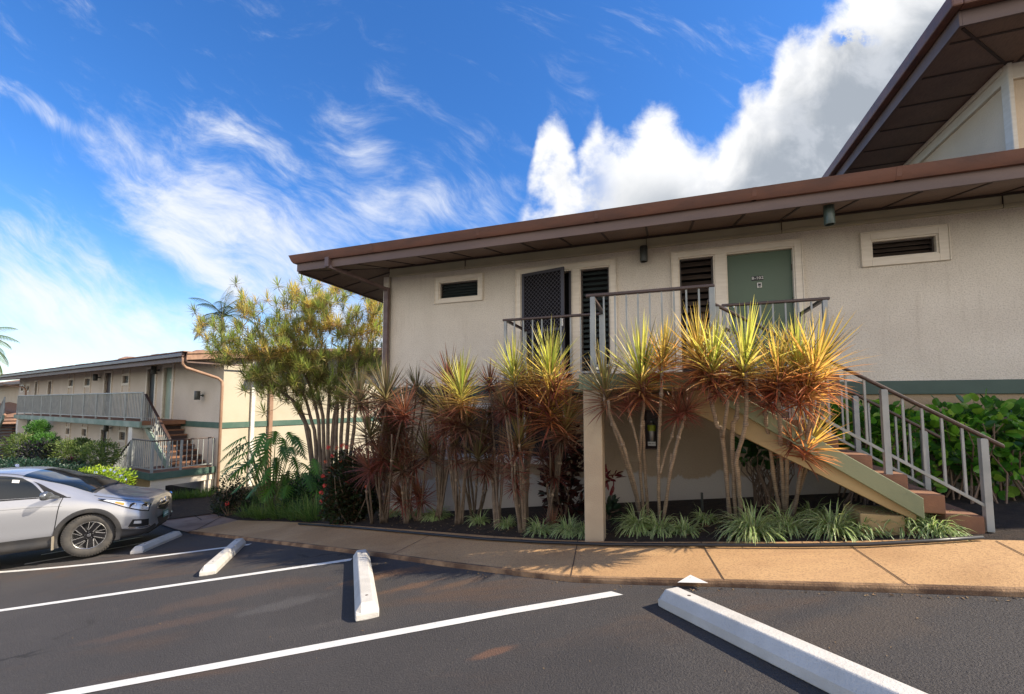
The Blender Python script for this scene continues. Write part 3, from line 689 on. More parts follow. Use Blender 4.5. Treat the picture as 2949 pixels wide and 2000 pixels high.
def railing(parent,p,q,posts,n,hh=.90,bot=.09,name='railing',hw=.055,hz=.035,post=.045,bal=.018,ext=(0,0),foot=0,mh='hand',mr='rail',joined=False,postfoot=True):
    """railing along the straight line p->q of nosing/deck points in the parent's frame; posts: fractions; n balusters per bay"""
    p=Vector(p);q=Vector(q);d=(q-p); ax=Vector((-d.y,d.x,0)).normalized()
    g_=empty(name); g_.parent=parent
    e=d.normalized()
    m=MB(); m.vbeam(p-e*ext[0]+Vector((0,0,hh-hz/2)),q+e*ext[1]+Vector((0,0,hh-hz/2)),hw,hz,ax); m.build('handrail',M[mh],g_,bevel=.009)
    m=MB(); m.vbeam(p+Vector((0,0,bot)),q+Vector((0,0,bot)),.022,.032,ax); m.build('bottom_rail',M[mr],g_,bevel=.002)
    for t in posts:
        P=p+d*t; m=MB(); m.box(P.x-post/2,P.x+post/2,P.y-post/2,P.y+post/2,P.z-foot,P.z+hh-hz)
        m.build('post',M[mr],g_,bevel=.003)
    for a,b in zip(posts[:-1],posts[1:]):
        jb=MB()
        for i in range(1,n+1):
            P=p+d*(a+(b-a)*i/(n+1)); 
            if joined: jb.box(P.x-bal/2,P.x+bal/2,P.y-bal/2,P.y+bal/2,P.z+bot,P.z+hh-hz)
            else:
                m=MB(); m.box(P.x-bal/2,P.x+bal/2,P.y-bal/2,P.y+bal/2,P.z+bot+.01,P.z+hh-hz); m.build('baluster',M[mr],g_)
        if joined and n: jb.build('baluster_panel',M[mr],g_)
    return g_
z=DZ
railing(st,(2.76,-D1,z),(4.16,-D1,z),[0,1],9,.91,ext=(.04,0),post=.04)
railing(st,(2.76,-D1,z),(2.76,-.06,z),[1],0,.91,ext=(0,0))
railing(st,(4.19,-D2,z),(5.46,-D2,z),[.015,1],9,.92,ext=(.06,.03),post=.055)
railing(st,(4.19,-D2,z),(4.19,-D1,z),[1],3,.92)
railing(st,(5.70,-D1,z),(6.77,-D1,z),[0,1],7,.91,ext=(.03,.05),post=.05)
railing(st,(6.77,-D1,z),(6.77,-.06,z),[1],3,.91)
nz=lambda s_:DZ-.635*(s_-SR)
def sl_rail(d,s0,s1,posts,**k):
    railing(st,(s0,-d,nz(s0)),(s1,-d,nz(s1)),posts,4,.745,bot=.11,**k)
sl_rail(D2-.10,SR+.02,7.62,[0,.32,.67,1],ext=(.1,.16),post=.052,foot=.10)
sl_rail(D1+.04,SR+.30,7.60,[0,.32,.67,1],ext=(.1,.16),post=.05,foot=.10)
# edging hose and stake
ho=MB(); pts_=[gp(x_,y_,.07) for x_,y_ in [(860,1509),(1000,1518),(1100,1527),(1250,1540),(1400,1553),(1560,1562),(1737,1568),(2000,1570),(2300,1571),(2500,1568),(2680,1558),(2830,1548)]]
ho.tube(pts_,.017,8); ho.build('edging_pipe',M['black'],smooth=True,label='long black edging pipe lying between the sidewalk and the planting bed',cat='pipe')
sk=MB(); q=gp(2023,1480); sk.box(q.x-.012,q.x+.012,q.y-.012,q.y+.012,q.z-.05,q.z+.27); sk.build('garden_stake',M['lampd'],label='short dark stake standing in the bare soil beneath the landing',cat='stake')
# ================================================================ far building
U2=Vector((.8578,-.5140,0)); B2o=Vector((-9.52,14.2,0)); B2ang=math.atan2(U2.y,U2.x)
def b2p(s,d,z=0): return Vector((B2o.x+U2.x*s+U2.y*d,B2o.y+U2.y*s-U2.x*d,z))
b2=empty('apartment_building',B2o,B2ang,label='long two-storey tan apartment building at left with a full-length grey railed balcony',cat='building')
gW=[(-15.45,-14.80,2.31,2.60),(-13.08,-12.40,2.29,2.61),(-8.42,-7.80,2.30,2.61),(-24.4,-23.9,2.18,2.47),(-23.1,-22.65,2.18,2.47)]
gD=[(-10.50,-9.72,.87,2.80),(-5.90,-5.18,.87,2.80),(-4.40,-3.72,.87,2.80),(-21.4,-20.9,.87,2.66),(-18.9,-18.3,.87,2.62)]
lW=[(-15.35,-14.85,-.12,.16),(-13.02,-12.42,-.12,.20),(-8.40,-7.80,-.10,.22)]; lD=[(-10.50,-9.80,-1.5,.25)]
w_=MB(); wall_holes(w_,-25,0,.80,3.0,gW+gD,rev=.12); wall_holes(w_,-25,0,-3.5,.80,lW+lD,rev=.12)
w_.build('front_wall',M['stucco_far'],b2)
w_=MB(); w_.add([(0,0,-3.5),(0,11,-3.5),(0,11,3.2),(0,5.4,3.75),(0,0,3.2)],[(0,1,2,3,4)]); w_.build('end_wall',M['cream'],b2)
i_=MB(); i_.box(-24.9,-.1,.30,.34,-3,2.9); i_.build('interior',M['dark'],b2)
bd=MB(); bd.box(-3.48,.03,-.03,-.0,.635,.825); bd.box(.0,.03,0,11,.635,.825); bd.build('green_band',M['greendark'],b2)
# vertical board strips that run over and under each window
def fwin(h,top,bot,name='window'):
    a,b,c,d=h; o=empty(name); o.parent=b2; t=.10
    m=MB(); m.box(a-t,a-t+.06,-.035,0,bot,top); m.box(b+t-.06,b+t,-.035,0,bot,top); m.build('batten_strip',M['trim'],o)
    m=MB(); m.box(a-t+.06,a,-.03,0,c-.08,d+.08); m.box(b,b+t-.06,-.03,0,c-.08,d+.08); m.box(a,b,-.03,0,d,d+.10); m.box(a,b,-.03,0,c-.10,c); m.build('frame',M['trim'],o)
    n=4; m=MB()
    for i in range(n):
        z=c+(d-c)*(i+.5)/n; m.box(a,b,.04,.07,z-.03,z+.03)
    m.build('louvres',M['louvre'],o); return o
for h in gW[:3]: fwin(h,2.95,.88)
for h in gW[3:]:
    o=empty('window'); o.parent=b2; m=MB(); a,b,c,d=h; m.box(a-.1,b+.1,-.03,0,c-.1,c); m.box(a-.1,b+.1,-.03,0,d,d+.1); m.box(a-.1,a,-.03,0,c,d); m.box(b,b+.1,-.03,0,c,d); m.build('frame',M['trim'],o); m=MB(); m.box(a,b,.05,.08,c,d); m.build('pane',M['louvre'],o)
for h in lW: fwin(h,.69,-.9)
def fdoor(h,m_,name='door',t=.10):
    a,b,c,d=h; m=MB(); m.box(a,b,.06,.10,c,d); o=m.build(name,m_,b2)
    m=MB(); m.box(a-t,a,-.04,.05,c,d+t); m.box(b,b+t,-.04,.05,c,d+t); m.box(a,b,-.04,.05,d,d+t); m.build('door_frame',M['trim'],o); return o
fdoor(gD[0],M['doorb']); fdoor(gD[1],M['screen']); gdr=fdoor(gD[2],M['doorfar'],t=.14); fdoor(gD[3],M['screen']); fdoor(gD[4],M['doorb']); fdoor(lD[0],M['screen'])
m=MB(); m.box(-4.05,-3.97,.045,.06,2.28,2.36); m.build('knocker',M['letter'],gdr)
# roof
FD=1.15
m=MB(); m.box(-25.6,.22,-FD-.03,-FD,2.74,2.90); m.box(.19,.22,-FD,12.2,2.70,2.74); 
m.build('fascia',M['brown'],b2)
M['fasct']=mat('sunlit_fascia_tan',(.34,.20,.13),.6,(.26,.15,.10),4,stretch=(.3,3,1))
rk=lambda t: 3.02+.125*(t+FD) if t<5.4 else 3.02+.125*(5.4+FD)-.125*(t-5.4)
m=MB()
for a,b in ((-FD-.03,5.4),(5.4,12.2)):
    m.vbeam((.235,a,rk(a)-.135),(.235,b,rk(b)-.135),.03,.20,(1,0,0)); m.vbeam((.255,a,rk(a)-.02),(.255,b,rk(b)-.02),.07,.06,(1,0,0))
m.build('rake_board',M['fasct'],b2)
m=MB(); 
for a,b in ((1.05,5.4),(5.4,12.2)): m.vbeam((.85,a,rk(a)-.10),(.85,b,rk(b)-.10),1.15,.10,(1,0,0))
m.build('side_eave',M['soffit'],b2)
m=MB(); m.add([(-25.6,-FD,2.75),(.2,-FD,2.75),(.2,0,2.92),(-25.6,0,2.92)],[(0,1,2,3)]); m.build('soffit',M['soffit'],b2)
m=MB(); m.box(-25.6,.16,-FD-.13,-FD-.031,2.88,3.00); m.build('gutter',M['pipe'],b2,bevel=.015)
m=MB()
m.add([(-25.7,-FD-.1,rk(-FD)),(.28,-FD-.1,rk(-FD)),(.28,5.4,rk(5.4)),(-25.7,5.4,rk(5.4)),(-25.7,12.2,rk(12.2)),(.28,12.2,rk(12.2))],[(0,1,2,3),(3,2,5,4)])
for i in range(90):
    a=-25.7+i*.288; 
    m.box(a,a+.28,-FD-.11,-FD+.2,rk(-FD)+.0,rk(-FD)+.025+rnd.random()*.015)
for j in range(7): 
    a=-FD+.15+j*.9; m.box(-25.7,.28,a,a+.03,rk(a),rk(a)+.02)
m.build('roof',M['shingle_tan'],b2)
for s_,t_,h_ in ((-15.2,1.2,.22),(-12.7,1.2,.28),(-11.2,1.6,.2),(-10.7,1.2,.24),(-9.0,2.2,.2),(-6.6,1.5,.22),(-2.9,2.4,.22),(-2.2,2.0,.2)):
    m=MB(); m.tube([(s_,t_-.6,rk(t_-.6)-.02),(s_,t_-.6,rk(t_-.6)+h_)],.035,8); m.build('vent_pipe',M['lampd'],b2)
for s_,t_ in ((-8.9,.4),(-4.5,1.3)):
    m=MB(); m.lathe([(0,.3),(.25,.28),(.45,.18),(.55,0)],(s_,t_,rk(t_)),20); m.build('roof_vent',M['fasct'],b2,smooth=True)
# downspouts
m=MB(); m.tube([(.10,-FD-.06,2.92),(.10,-FD-.06,2.66),(.10,-FD+.02,2.55),(.10,-.22,2.27),(.10,-.10,2.17),(.10,-.08,2.0),(.10,-.08,-2.6)],.045,10); m.build('downspout',M['pipef'],b2,smooth=True)
m=MB(); m.box(.04,.12,1.50,1.62,-3,2.95); m.build('downspout',M['pipef'],b2)
m=MB(); m.box(.02,.09,.88,1.0,-3,3.0); m.build('corner_board',M['white'],b2)
m=MB(); m.tube([(-24.8,-FD-.06,2.85),(-24.8,-FD-.06,2.68),(-22.8,-.2,2.35),(-22.6,-.15,2.2),(-22.6,-.15,.9)],.04,8); m.build('downspout',M['pipef'],b2,smooth=True)
# balcony
m=MB(); m.box(-18.0,-2.42,-1.30,-.04,.72,.86); m.build('balcony_slab',M['step'],b2)
m=MB(); m.box(-18.05,-2.38,-1.36,-1.30,.66,.85); m.box(-18.05,-2.42,-1.30,-1.0,.64,.72); m.build('balcony_beam',M['greenfar'],b2)
for s_ in (-17.75,-3.35):
    m=MB(); m.box(s_-.16,s_+.16,-1.28,-.96,-3,.64); m.build('column',M['white'],b2)
NB=11
railing(b2,(-17.9,-1.28,.86),(-2.46,-1.28,.86),[i/NB for i in range(NB+1)],10,.97,name='balcony_railing',hw=.06,hz=.04,post=.045,bal=.022,bot=.10,mh='rail',joined=True)
railing(b2,(-17.9,-1.28,.86),(-17.9,-.05,.86),[1],9,.97,name='balcony_railing',mh='rail',joined=True)
for s_,z_,l_ in ((-11.05,2.62,'lamp beside the brown upper door of the far building'),(-1.28,1.72,'dark lamp on the bare end bay of the far building above the landing'),(-4.85,2.72,'lamp beside the pale green upper door of the far building'),(-9.35,.36,'lamp beside the ground floor door of the far building')):
    lamp(b2p(s_,.03,z_),B2ang,l_,r=.085,h=.30,arm=.17,m='lampd')
# far stair: landing low in front, upper flight along the wall, lower flight down to the left
s2=empty('staircase',B2o,B2ang,label='far green-edged staircase with a low landing beside the silver car',cat='staircase')
LZ=-.60
m=MB(); m.box(-1.85,-.26,-1.72,-.03,LZ-.10,LZ); m.build('landing_slab',M['step'],s2)
m=MB(); m.box(-1.87,-.24,-1.78,-1.72,LZ-.20,LZ-.004); m.box(-.26,-.20,-1.78,-.03,LZ-.20,LZ-.004); m.box(-1.87,-.26,-1.72,-1.6,LZ-.2,LZ-.1); m.build('edge_beam',M['greendark'],s2)
m=MB(); m.box(-.36,-.27,-1.70,-.03,LZ-.42,LZ-.205); m.box(-.46,-.27,-1.70,-1.35,-3,LZ-.42); m.box(-.5,-.3,-.3,-.03,-3,LZ-.42); m.build('landing_support',M['trim'],s2)
m=MB(); m.box(-1.84,-.46,-1.55,-1.45,-3,LZ-.12); m.build('landing_back_wall',M['ochre'],s2)
for k in range(1,9):
    s0=-.92-.262*k; m=MB(); m.box(s0,s0+.275,-.98,-.05,LZ+.163*k-.05,LZ+.163*k); m.build('tread',M['step'],s2)
    m=MB(); m.box(s0+.24,s0+.262,-.97,-.05,LZ+.163*(k-1),LZ+.163*k-.05); m.build('riser',M['doorb'],s2)
m=MB(); m.box(-3.75,-3.02,-.98,-.05,.80,.861); m.build('upper_landing',M['step'],s2)
m=MB(); m.vbeam((-.95,-1.03,LZ-.02),(-3.05,-1.03,.80),.07,.20,(0,1,0)); m.build('stringer',M['greenfar'],s2)
railing(s2,(-.98,-1.03,LZ+.06),(-3.0,-1.03,.90),[0,.5,1],6,.88,bot=.10,name='railing',joined=True,foot=.1,post=.05,bal=.02,hw=.08)
railing(s2,(-1.78,-1.70,LZ),(-.30,-1.70,LZ),[0,1],10,.95,name='railing',joined=True,post=.06,bal=.02)
railing(s2,(-.30,-1.70,LZ),(-.30,-.08,LZ),[0,.45,1],5,.95,name='railing',joined=True,post=.055,bal=.02)
for k in range(1,6):
    s0=-1.85-.27*k; m=MB(); m.box(s0,s0+.285,-1.70,-1.06,LZ-.17*k-.16,LZ-.17*k); m.build('tread',M['step'],s2)
m=MB(); m.vbeam((-1.86,-1.74,LZ-.14),(-3.3,-1.74,LZ-.14-.9),.06,.2,(0,1,0)); m.build('stringer',M['greendark'],s2)
railing(s2,(-1.84,-1.72,LZ),(-3.25,-1.72,LZ-.88),[0,1],10,.90,name='railing',joined=True,post=.05,bal=.02,foot=.1)
# stair at the far left end of that building
s3=empty('staircase',B2o,B2ang,label='distant staircase at the far left end of the long building',cat='staircase')
m=MB(); m.vbeam((-18.1,-1.7,.72),(-21.4,-1.7,-1.6),.08,.24,(0,1,0)); m.vbeam((-18.1,-.75,.72),(-21.4,-.75,-1.6),.08,.24,(0,1,0)); m.build('stringer',M['greenfar'],s3)
for k in range(13):
    m=MB(); m.box(-18.2-.262*k-.27,-18.2-.262*k,-1.66,-.79,.70-.175*k-.05,.70-.175*k); m.build('tread',M['step'],s3)
railing(s3,(-18.1,-1.7,.86),(-21.4,-1.7,-1.46),[0,.33,.66,1],8,.90,name='railing',joined=True,mh='rail')
# distant neighbours at the left edge
def hut(name,o,ang,L,D,z0,z1,zr,label,wall,roofm,**k):
    b=empty(name,o,ang,label=label,cat='building'); 
    m=MB(); m.box(0,L,0,D,z0,z1); m.build('wall',wall,b)
    e=1.2; m=MB(); m.add([(-e,-e,z1-.05),(L+e,-e,z1-.05),(L+e,D+e,z1-.05),(-e,D+e,z1-.05),(D/2*.8,D/2,zr),(L-D/2*.8,D/2,zr)],[(0,1,5,4),(1,2,5),(2,3,4,5),(3,0,4),(0,3,2,1)]); m.build('roof',roofm,b)
    m=MB(); m.box(-e-.02,L+e+.02,-e-.04,-e,z1-.25,z1-.02); m.build('fascia',M['brown'],b)
    return b
hb=hut('bungalow',Vector((-52,38,0)),R(-20),15,9,-3.5,-.1,1.6,'distant low bungalow with rusty brown hipped roof at the far left edge',M['doorb'],M['shingle_tan'])
for s_,t_ in ((9,-.4),(10.8,.6),(12.2,-.2)):
    m=MB(); m.lathe([(0,.42),(.55,.34),(.85,.1),(.9,0)],(s_,t_,.45+t_*.15),18); m.build('roof_vent',M['fasct'],hb,smooth=True)
hut('apartment_building',Vector((-52,43.5,0)),R(-31),16,9,-2.5,3.2,4.6,'distant apartment building whose thin eave shows past the long building at far left',M['cream'],M['shingle_tan'])
# hills / boundary behind everything
# ================================================================ plants
def leafmat(name,margin=(.45,.28,.18),mw=.55,trans=.38,rough=.42,boost=1.5,spec=.5,m0=.28):
    m=bpy.data.materials.new(name); m.use_nodes=True; T=NT(m.node_tree); B=m.node_tree.nodes['Principled BSDF']; O=m.node_tree.nodes['Material Output']
    at_=T.node('ShaderNodeAttribute',attribute_name='Col').outputs['Color']
    uv_=T.node('ShaderNodeUVMap',uv_map='UVMap').outputs[0]; x_=T.node('ShaderNodeSeparateXYZ'); T.l.new(uv_,x_.inputs[0])
    e=T.ss(T.math('ABSOLUTE',T.math('SUBTRACT',x_.outputs[0],.5)),m0,.46)
    c=T.mix(T.math('MULTIPLY',e,mw),at_,margin)
    T.l.new(c,B.inputs['Base Color']); B.inputs['Roughness'].default_value=rough; B.inputs['Specular IOR Level'].default_value=spec
    tr=T.node('ShaderNodeBsdfTranslucent'); T.l.new(T.mix(1.0,c,(boost,boost,boost*.8),'MULTIPLY'),tr.inputs[0])
    mx=T.node('ShaderNodeMixShader',ins={0:trans}); T.l.new(B.outputs[0],mx.inputs[1]); T.l.new(tr.outputs[0],mx.inputs[2]); T.l.new(mx.outputs[0],O.inputs[0])
    return m
L_drac=leafmat('dracaena_leaf',(.42,.20,.13),.45,.44,boost=2.2)
L_tree=leafmat('tree_leaf',(.44,.40,.18),.3,.42,boost=2.3)
L_spid=leafmat('spider_leaf',(.74,.75,.46),.9,.34,m0=.15)
L_gen=leafmat('green_leaf',(.1,.1,.05),0,.35,boost=1.7)
L_hedge=leafmat('hedge_leaf',(.1,.1,.05),0,.40,.3,boost=2.0)
def ex_bark(T,c,tc,B):
    x_=T.node('ShaderNodeSeparateXYZ'); T.l.new(tc,x_.inputs[0])
    r=T.math('SINE',T.math('ADD',T.math('MULTIPLY',x_.outputs[2],260),T.math('MULTIPLY',T.noise(30,2,.5,tc),9)))
    return T.mix(T.math('MULTIPLY',T.ss(r,.2,.9),.45),c,(.10,.075,.05))
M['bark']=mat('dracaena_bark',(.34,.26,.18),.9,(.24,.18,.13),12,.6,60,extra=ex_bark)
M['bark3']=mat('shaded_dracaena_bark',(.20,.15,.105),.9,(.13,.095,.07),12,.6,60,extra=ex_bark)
M['bark2']=mat('tree_bark',(.20,.15,.11),.9,(.13,.10,.075),8,.6,40)
M['stemg']=mat('green_stem',(.10,.13,.04),.6); M['twig']=mat('twig',(.16,.11,.075),.8)
def addleaf(mb,base,dirv,L,W,droop,c0,c1,seg=4,fold=.25,twist=0,rs=rnd,curl=None):
    """long strap leaf, two strips wide, bending down"""
    d=Vector(dirv).normalized(); side=d.cross(Vector((0,0,1)))
    if side.length<.05: side=Vector((math.cos(twist*9),math.sin(twist*9),0))
    side.normalize(); side=(side+Vector((0,0,twist))).normalized()
    P=Vector(base); v=[];uvs=[];cs=[]
    for i in range(seg+1):
        t=i/seg; w_=W*(1-t)**.55*(.45+.55*min(1,t*4)) if i<seg else W*.04
        up_=side.cross(d).normalized()
        v+= [P-side*w_/2+up_*w_*fold, P.copy(), P+side*w_/2+up_*w_*fold]
        uvs+=[(0,t),(.5,t),(1,t)]; k=[c0[j]+(c1[j]-c0[j])*t for j in range(3)]; cs+=[k,k,k]
        P=P+d*(L/seg); d=(d+Vector((0,0,-droop/seg))).normalized()
    f=[]
    for i in range(seg): a=i*3; f+=[(a,a+1,a+4,a+3),(a+1,a+2,a+5,a+4)]
    mb.add(v,f,uv=uvs,col=cs)
def jc(c,a,rs): k=1+rs.uniform(-a,a); return tuple(max(0,x*k*(1+rs.uniform(-a,a)*.3)) for x in c)
PAL={'bright':[(.38,.50,.09),(.44,.46,.10),(.36,.24,.07),(.24,.085,.045)],'gold':[(.38,.38,.07),(.44,.33,.07),(.38,.18,.055),(.24,.07,.035)],
 'mix':[(.22,.25,.07),(.24,.20,.07),(.23,.13,.07),(.16,.075,.05)],'red':[(.18,.11,.055),(.20,.075,.045),(.18,.05,.035),(.13,.035,.028)],
 'olive':[(.10,.13,.05),(.13,.13,.06),(.14,.10,.06),(.12,.07,.05)],
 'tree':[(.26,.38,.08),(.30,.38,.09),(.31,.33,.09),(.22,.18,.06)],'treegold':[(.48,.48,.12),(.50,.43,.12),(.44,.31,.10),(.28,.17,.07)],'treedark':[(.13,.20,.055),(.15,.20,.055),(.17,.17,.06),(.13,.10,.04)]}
def pcol(k,t,rs):
    p=PAL[k]; x_=min(max(t+rs.uniform(-.12,.12),0),.999)*3; i=int(x_); f_=x_-i
    return jc([p[i][j]*(1-f_)+p[i+1][j]*f_ for j in range(3)],.26,rs)
def rosette(mb,kind,n,W,rs,L=1.0,emin=-28,emax=86,stem=.20,seg=4,M4=None,droopk=.55,pw=1.05):
    tmp=MB()
    for i in range(n):
        t=(i+.5)/n; az=i*2.39996+rs.uniform(-.25,.25); e=R(emax+(emin-emax)*t**pw+rs.uniform(-9,9))
        l=L*(1.02-.36*t)*rs.uniform(.78,1.08)
        dv=(math.cos(e)*math.cos(az),math.cos(e)*math.sin(az),math.sin(e))
        c=pcol(kind,t,rs)
        if rs.random()<.22: c=tuple(x*.42 for x in c)
        tip=tuple(x*y+z for x,y,z in zip(c,(1.15,.95,1.0),(.03,.015,.02)))
        addleaf(tmp,(math.cos(az)*.012*L,math.sin(az)*.012*L,-stem*t*L),dv,l,W*rs.uniform(.8,1.2),droopk*(.15+t)*rs.uniform(.3,1.3),c,tip,seg,twist=rs.uniform(-.5,.5))
    if M4 is None: return tmp
    n0=len(mb.v); mb.v+=[tuple(M4@Vector(q)) for q in tmp.v]; mb.f+=[tuple(n0+j for j in f) for f in tmp.f]; mb.uv+=tmp.uv; mb.c+=tmp.c; mb.m+=tmp.m
RM={}
def rmesh(kind):
    if kind not in RM:
        RM[kind]=[]
        for k in range(3):
            rs=random.Random(hash(kind)%1000*0+len(kind)*13+ord(kind[0])+k*7); tall=kind in('bright','gold','mix')
            b=rosette(None,kind,{'bright':140,'gold':140,'mix':105,'red':92,'olive':100}[kind],.042,rs,emin=-16 if tall else -26,stem=.46 if tall else .20,droopk=.48,pw=.82)
            me=b.mesh('leaf_rosette'); me.materials.append(L_drac); me.polygons.foreach_set('use_smooth',[True]*len(me.polygons)); RM[kind].append(me)
    return RM[kind][rnd.randrange(3)]
def zr(x_,y_): return (1650+x_*.4759,850+y_*.4759)
def zl(x_,y_): return (1100+x_*.4443,850+y_*.4443)
def wall_d(P): v=P-B1o; return v.x*UY-v.y*UX   # distance in front of near facade
def onplane(px,py,d):
    n_=Vector((UY,-UX,0)); v=ray(px,py); o=Vector((0,0,EYE)); t=(B1o+n_*d-o).dot(n_)/v.dot(n_); return o+v*t
def drac(conv,base,stems,label,group,k=.4759,rad=.0165,d=2.38):
    g0=gp(*conv(*base),.035); d0=min(max(wall_d(g0),.6),d); bpx=conv(*base); b=onplane(*bpx,d0); b.z=G(b.x,b.y)+.03; Y0=b.y
    def dd(py): t=min(max((bpx[1]-py)/(bpx[1]-1150),0),1); return d0+(d-d0)*t**.8
    root=empty('dracaena_plant',b,0,label=label,cat='plant',group=group)
    for si,(pts,ros) in enumerate(stems):
        yo=rnd.uniform(-.08,.10); sm=MB(); P=[]
        for i,q in enumerate(pts):
            w_=onplane(*conv(*q),dd(conv(*q)[1])-yo*min(1,i))
            if i==0 and q[1]>1250: w_.z=min(w_.z,G(w_.x,w_.y)+.02)
            P.append(w_-b)
        # smooth path
        fine=[]
        for i in range(len(P)-1):
            a0=P[max(i-1,0)];a1_=P[i];a2=P[i+1];a3=P[min(i+2,len(P)-1)]
            for j in range(5):
                t=j/5; fine.append(.5*((2*a1_)+(a2-a0)*t+(2*a0-5*a1_+4*a2-a3)*t*t+(3*a1_-a0-3*a2+a3)*t**3)+Vector((rnd.uniform(-.004,.004),rnd.uniform(-.004,.004),0)))
        fine.append(P[-1]); n_=len(fine)
        r0=rad*(1.25 if pts[0][1]>1250 else .9)
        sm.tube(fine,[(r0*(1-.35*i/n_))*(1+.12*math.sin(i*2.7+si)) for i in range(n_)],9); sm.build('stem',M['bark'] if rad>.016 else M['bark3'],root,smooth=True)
        if rnd.random()<.8 and len(P)>2:
            kn_=MB(); c_=P[len(P)//2]; kn_.lathe([(0,-.03),(.75*r0+.006,-.022),(.75*r0+.009,.0),(.75*r0+.004,.02),(0,.03)],c_,9); kn_.build('knot',M['bark'],root,smooth=True)
        for r_ in ros:
            x_,y_,reach,kind,tilt=r_; q=onplane(*conv(x_,y_),dd(conv(x_,y_)[1])-yo)-b
            o=bpy.data.objects.new('leaf_rosette',rmesh(kind)); COL.objects.link(o); o.parent=root; o.location=q
            s_=reach*k*(Y0+yo)/F*(.88 if k>.45 and k<.5 else .97); o.scale=(s_,s_,s_); o.rotation_euler=(R(rnd.uniform(-8,14)),R(tilt),rnd.uniform(0,6.28))
            o.rotation_euler=(Matrix.Rotation(R(tilt),3,'Y')@Matrix.Rotation(R(rnd.uniform(-6,14)),3,'X')@Matrix.Rotation(rnd.uniform(0,6.28),3,'Z')).to_euler()
    return root
GR='tall red-edged dracaenas along the near building'
drac(zr,(420,1350),[([(410,1335),(365,1170),(240,780),(195,660),(190,590)],[(190,560,255,'mix',-10)]),([(415,1335),(372,1150),(300,900),(238,760),(215,640)],[]),
 ([(430,1335),(405,1020),(418,790),(430,600),(420,490)],[(415,470,320,'bright',0),(430,590,170,'red',0)]),([(405,1020),(385,880),(350,760),(336,680)],[(335,650,150,'red',-8)]),([(455,1335),(430,950),(428,760)],[])],
 'multi-stemmed dracaena just right of the square column, its bare stems splaying left',GR)
drac(zr,(530,1375),[([(522,1370),(518,1000),(535,600),(545,400)],[(548,380,250,'gold',8)]),([(530,1080),(560,960),(600,850),(628,720)],[(632,705,200,'red',-5)]),([(540,1360),(595,1050),(640,860),(682,725)],[(690,690,170,'red',14)]),([(592,1060),(594,960)],[])],
 'dracaena in front of the extinguisher cabinet with deep red lower rosettes',GR)
drac(zr,(960,1360),[([(950,1350),(905,860),(868,780),(810,500),(785,390)],[(765,350,300,'gold',-14),(800,470,200,'red',-8)]),([(905,860),(935,650),(880,560),(850,450)],[(850,410,290,'bright',2),(875,570,190,'red',0)]),
 ([(985,1350),(965,850),(990,740),(1000,540)],[(1000,520,200,'red',6)]),([(1018,1340),(1000,1090),(990,1000),(1045,780),(1050,520),(1045,420)],[(1045,395,335,'bright',4)])],
 'tallest dracaena clump below the green door, with thick pale stems under the stair top',GR,rad=.0195)
drac(zr,(1285,1335),[([(1255,1320),(1185,880),(1165,720),(1180,640)],[(1188,640,200,'red',-10)]),([(1280,1325),(1255,900),(1248,640),(1240,470)],[(1240,450,285,'gold',0),(1245,570,190,'red',0)]),([(1290,1320),(1300,950),(1320,880)],[(1325,880,190,'red',-16)]),
 ([(1305,1320),(1385,1130),(1440,980),(1445,890)],[(1440,880,255,'gold',30),(1400,985,150,'red',0)]),([(1330,1310),(1390,1000),(1440,720),(1435,600)],[(1430,575,235,'gold',38)]),([(1400,960),(1490,640),(1480,430)],[(1475,410,310,'gold',16)]),([(1390,1000),(1370,700),(1365,470)],[(1362,410,310,'bright',-4)])],
 'rightmost dracaena clump, glowing orange-gold beside the stair stringer',GR,rad=.0175)
def lst(base,items):
    out=[]
    for it in items:
        x_,y_,reach,kind,tilt=it[:5]; bx=base[0]+rnd.uniform(-22,22); by=base[1]+rnd.uniform(-12,8)
        mx=x_+(bx-x_)*.55+rnd.uniform(-14,14); my=y_+(by-y_)*.45
        mx2=x_+(bx-x_)*.18+rnd.uniform(-6,6); my2=y_+(by-y_)*.15
        out.append(([(bx,by),(mx+(bx-mx)*.2,my+(by-my)*.35),(mx,my),(mx2,my2),(x_,y_)],[it[:5]]))
        if rnd.random()<.25: out.append(([(bx+rnd.uniform(-14,14),by),(mx+rnd.uniform(-20,20),my),(mx2+rnd.uniform(-30,30),my2+20)],[]))
    return out
K=.4443
def dl(base,items,label):
    g0=gp(*zl(*base)); d=min(max(wall_d(g0),1.30),2.15)
    items=[(a,b_,r_*1.12,k_,t_) for a,b_,r_,k_,t_ in items]
    kk={i[3] for i in items}
    if 'bright' in kk: d=max(d,2.0)
    elif kk&{'gold','mix'}: d=max(d,1.8)
    ex=[]
    for a,b_,r_,k_,t_ in items[:3]+items[:1]:
        ex.append((a+rnd.uniform(-95,95),b_+rnd.uniform(60,260),150*rnd.uniform(.9,1.2),rnd.choice(['red','olive','red']),rnd.uniform(-25,25)))
    if base[1]>1525 and len(items)==1: ex=[]
    return drac(zl,base,lst(base,items+ex),label,GR,k=K,rad=.0135,d=d)
dl((15,1455),[(25,690,220,'olive',0),(5,1060,210,'red',-22),(70,950,225,'olive',-16)],'dark dracaena right beside the downspout corner of the near building')
dl((150,1480),[(130,820,205,'olive',-6),(115,1120,210,'olive',-32),(225,610,160,'olive',-10)],'olive dracaena hiding the foot of the near building corner')
dl((235,1440),[(195,1075,215,'red',-30),(300,1020,220,'olive',-8),(30,860,190,'red',-20)],'low spreading dull red dracaena left of the lower window')
dl((370,1395),[(440,570,210,'red',-8),(350,760,180,'olive',-20),(500,600,180,'red',14)],'dusky red dracaena at the back near the wall, left of the glowing yellow rosette')
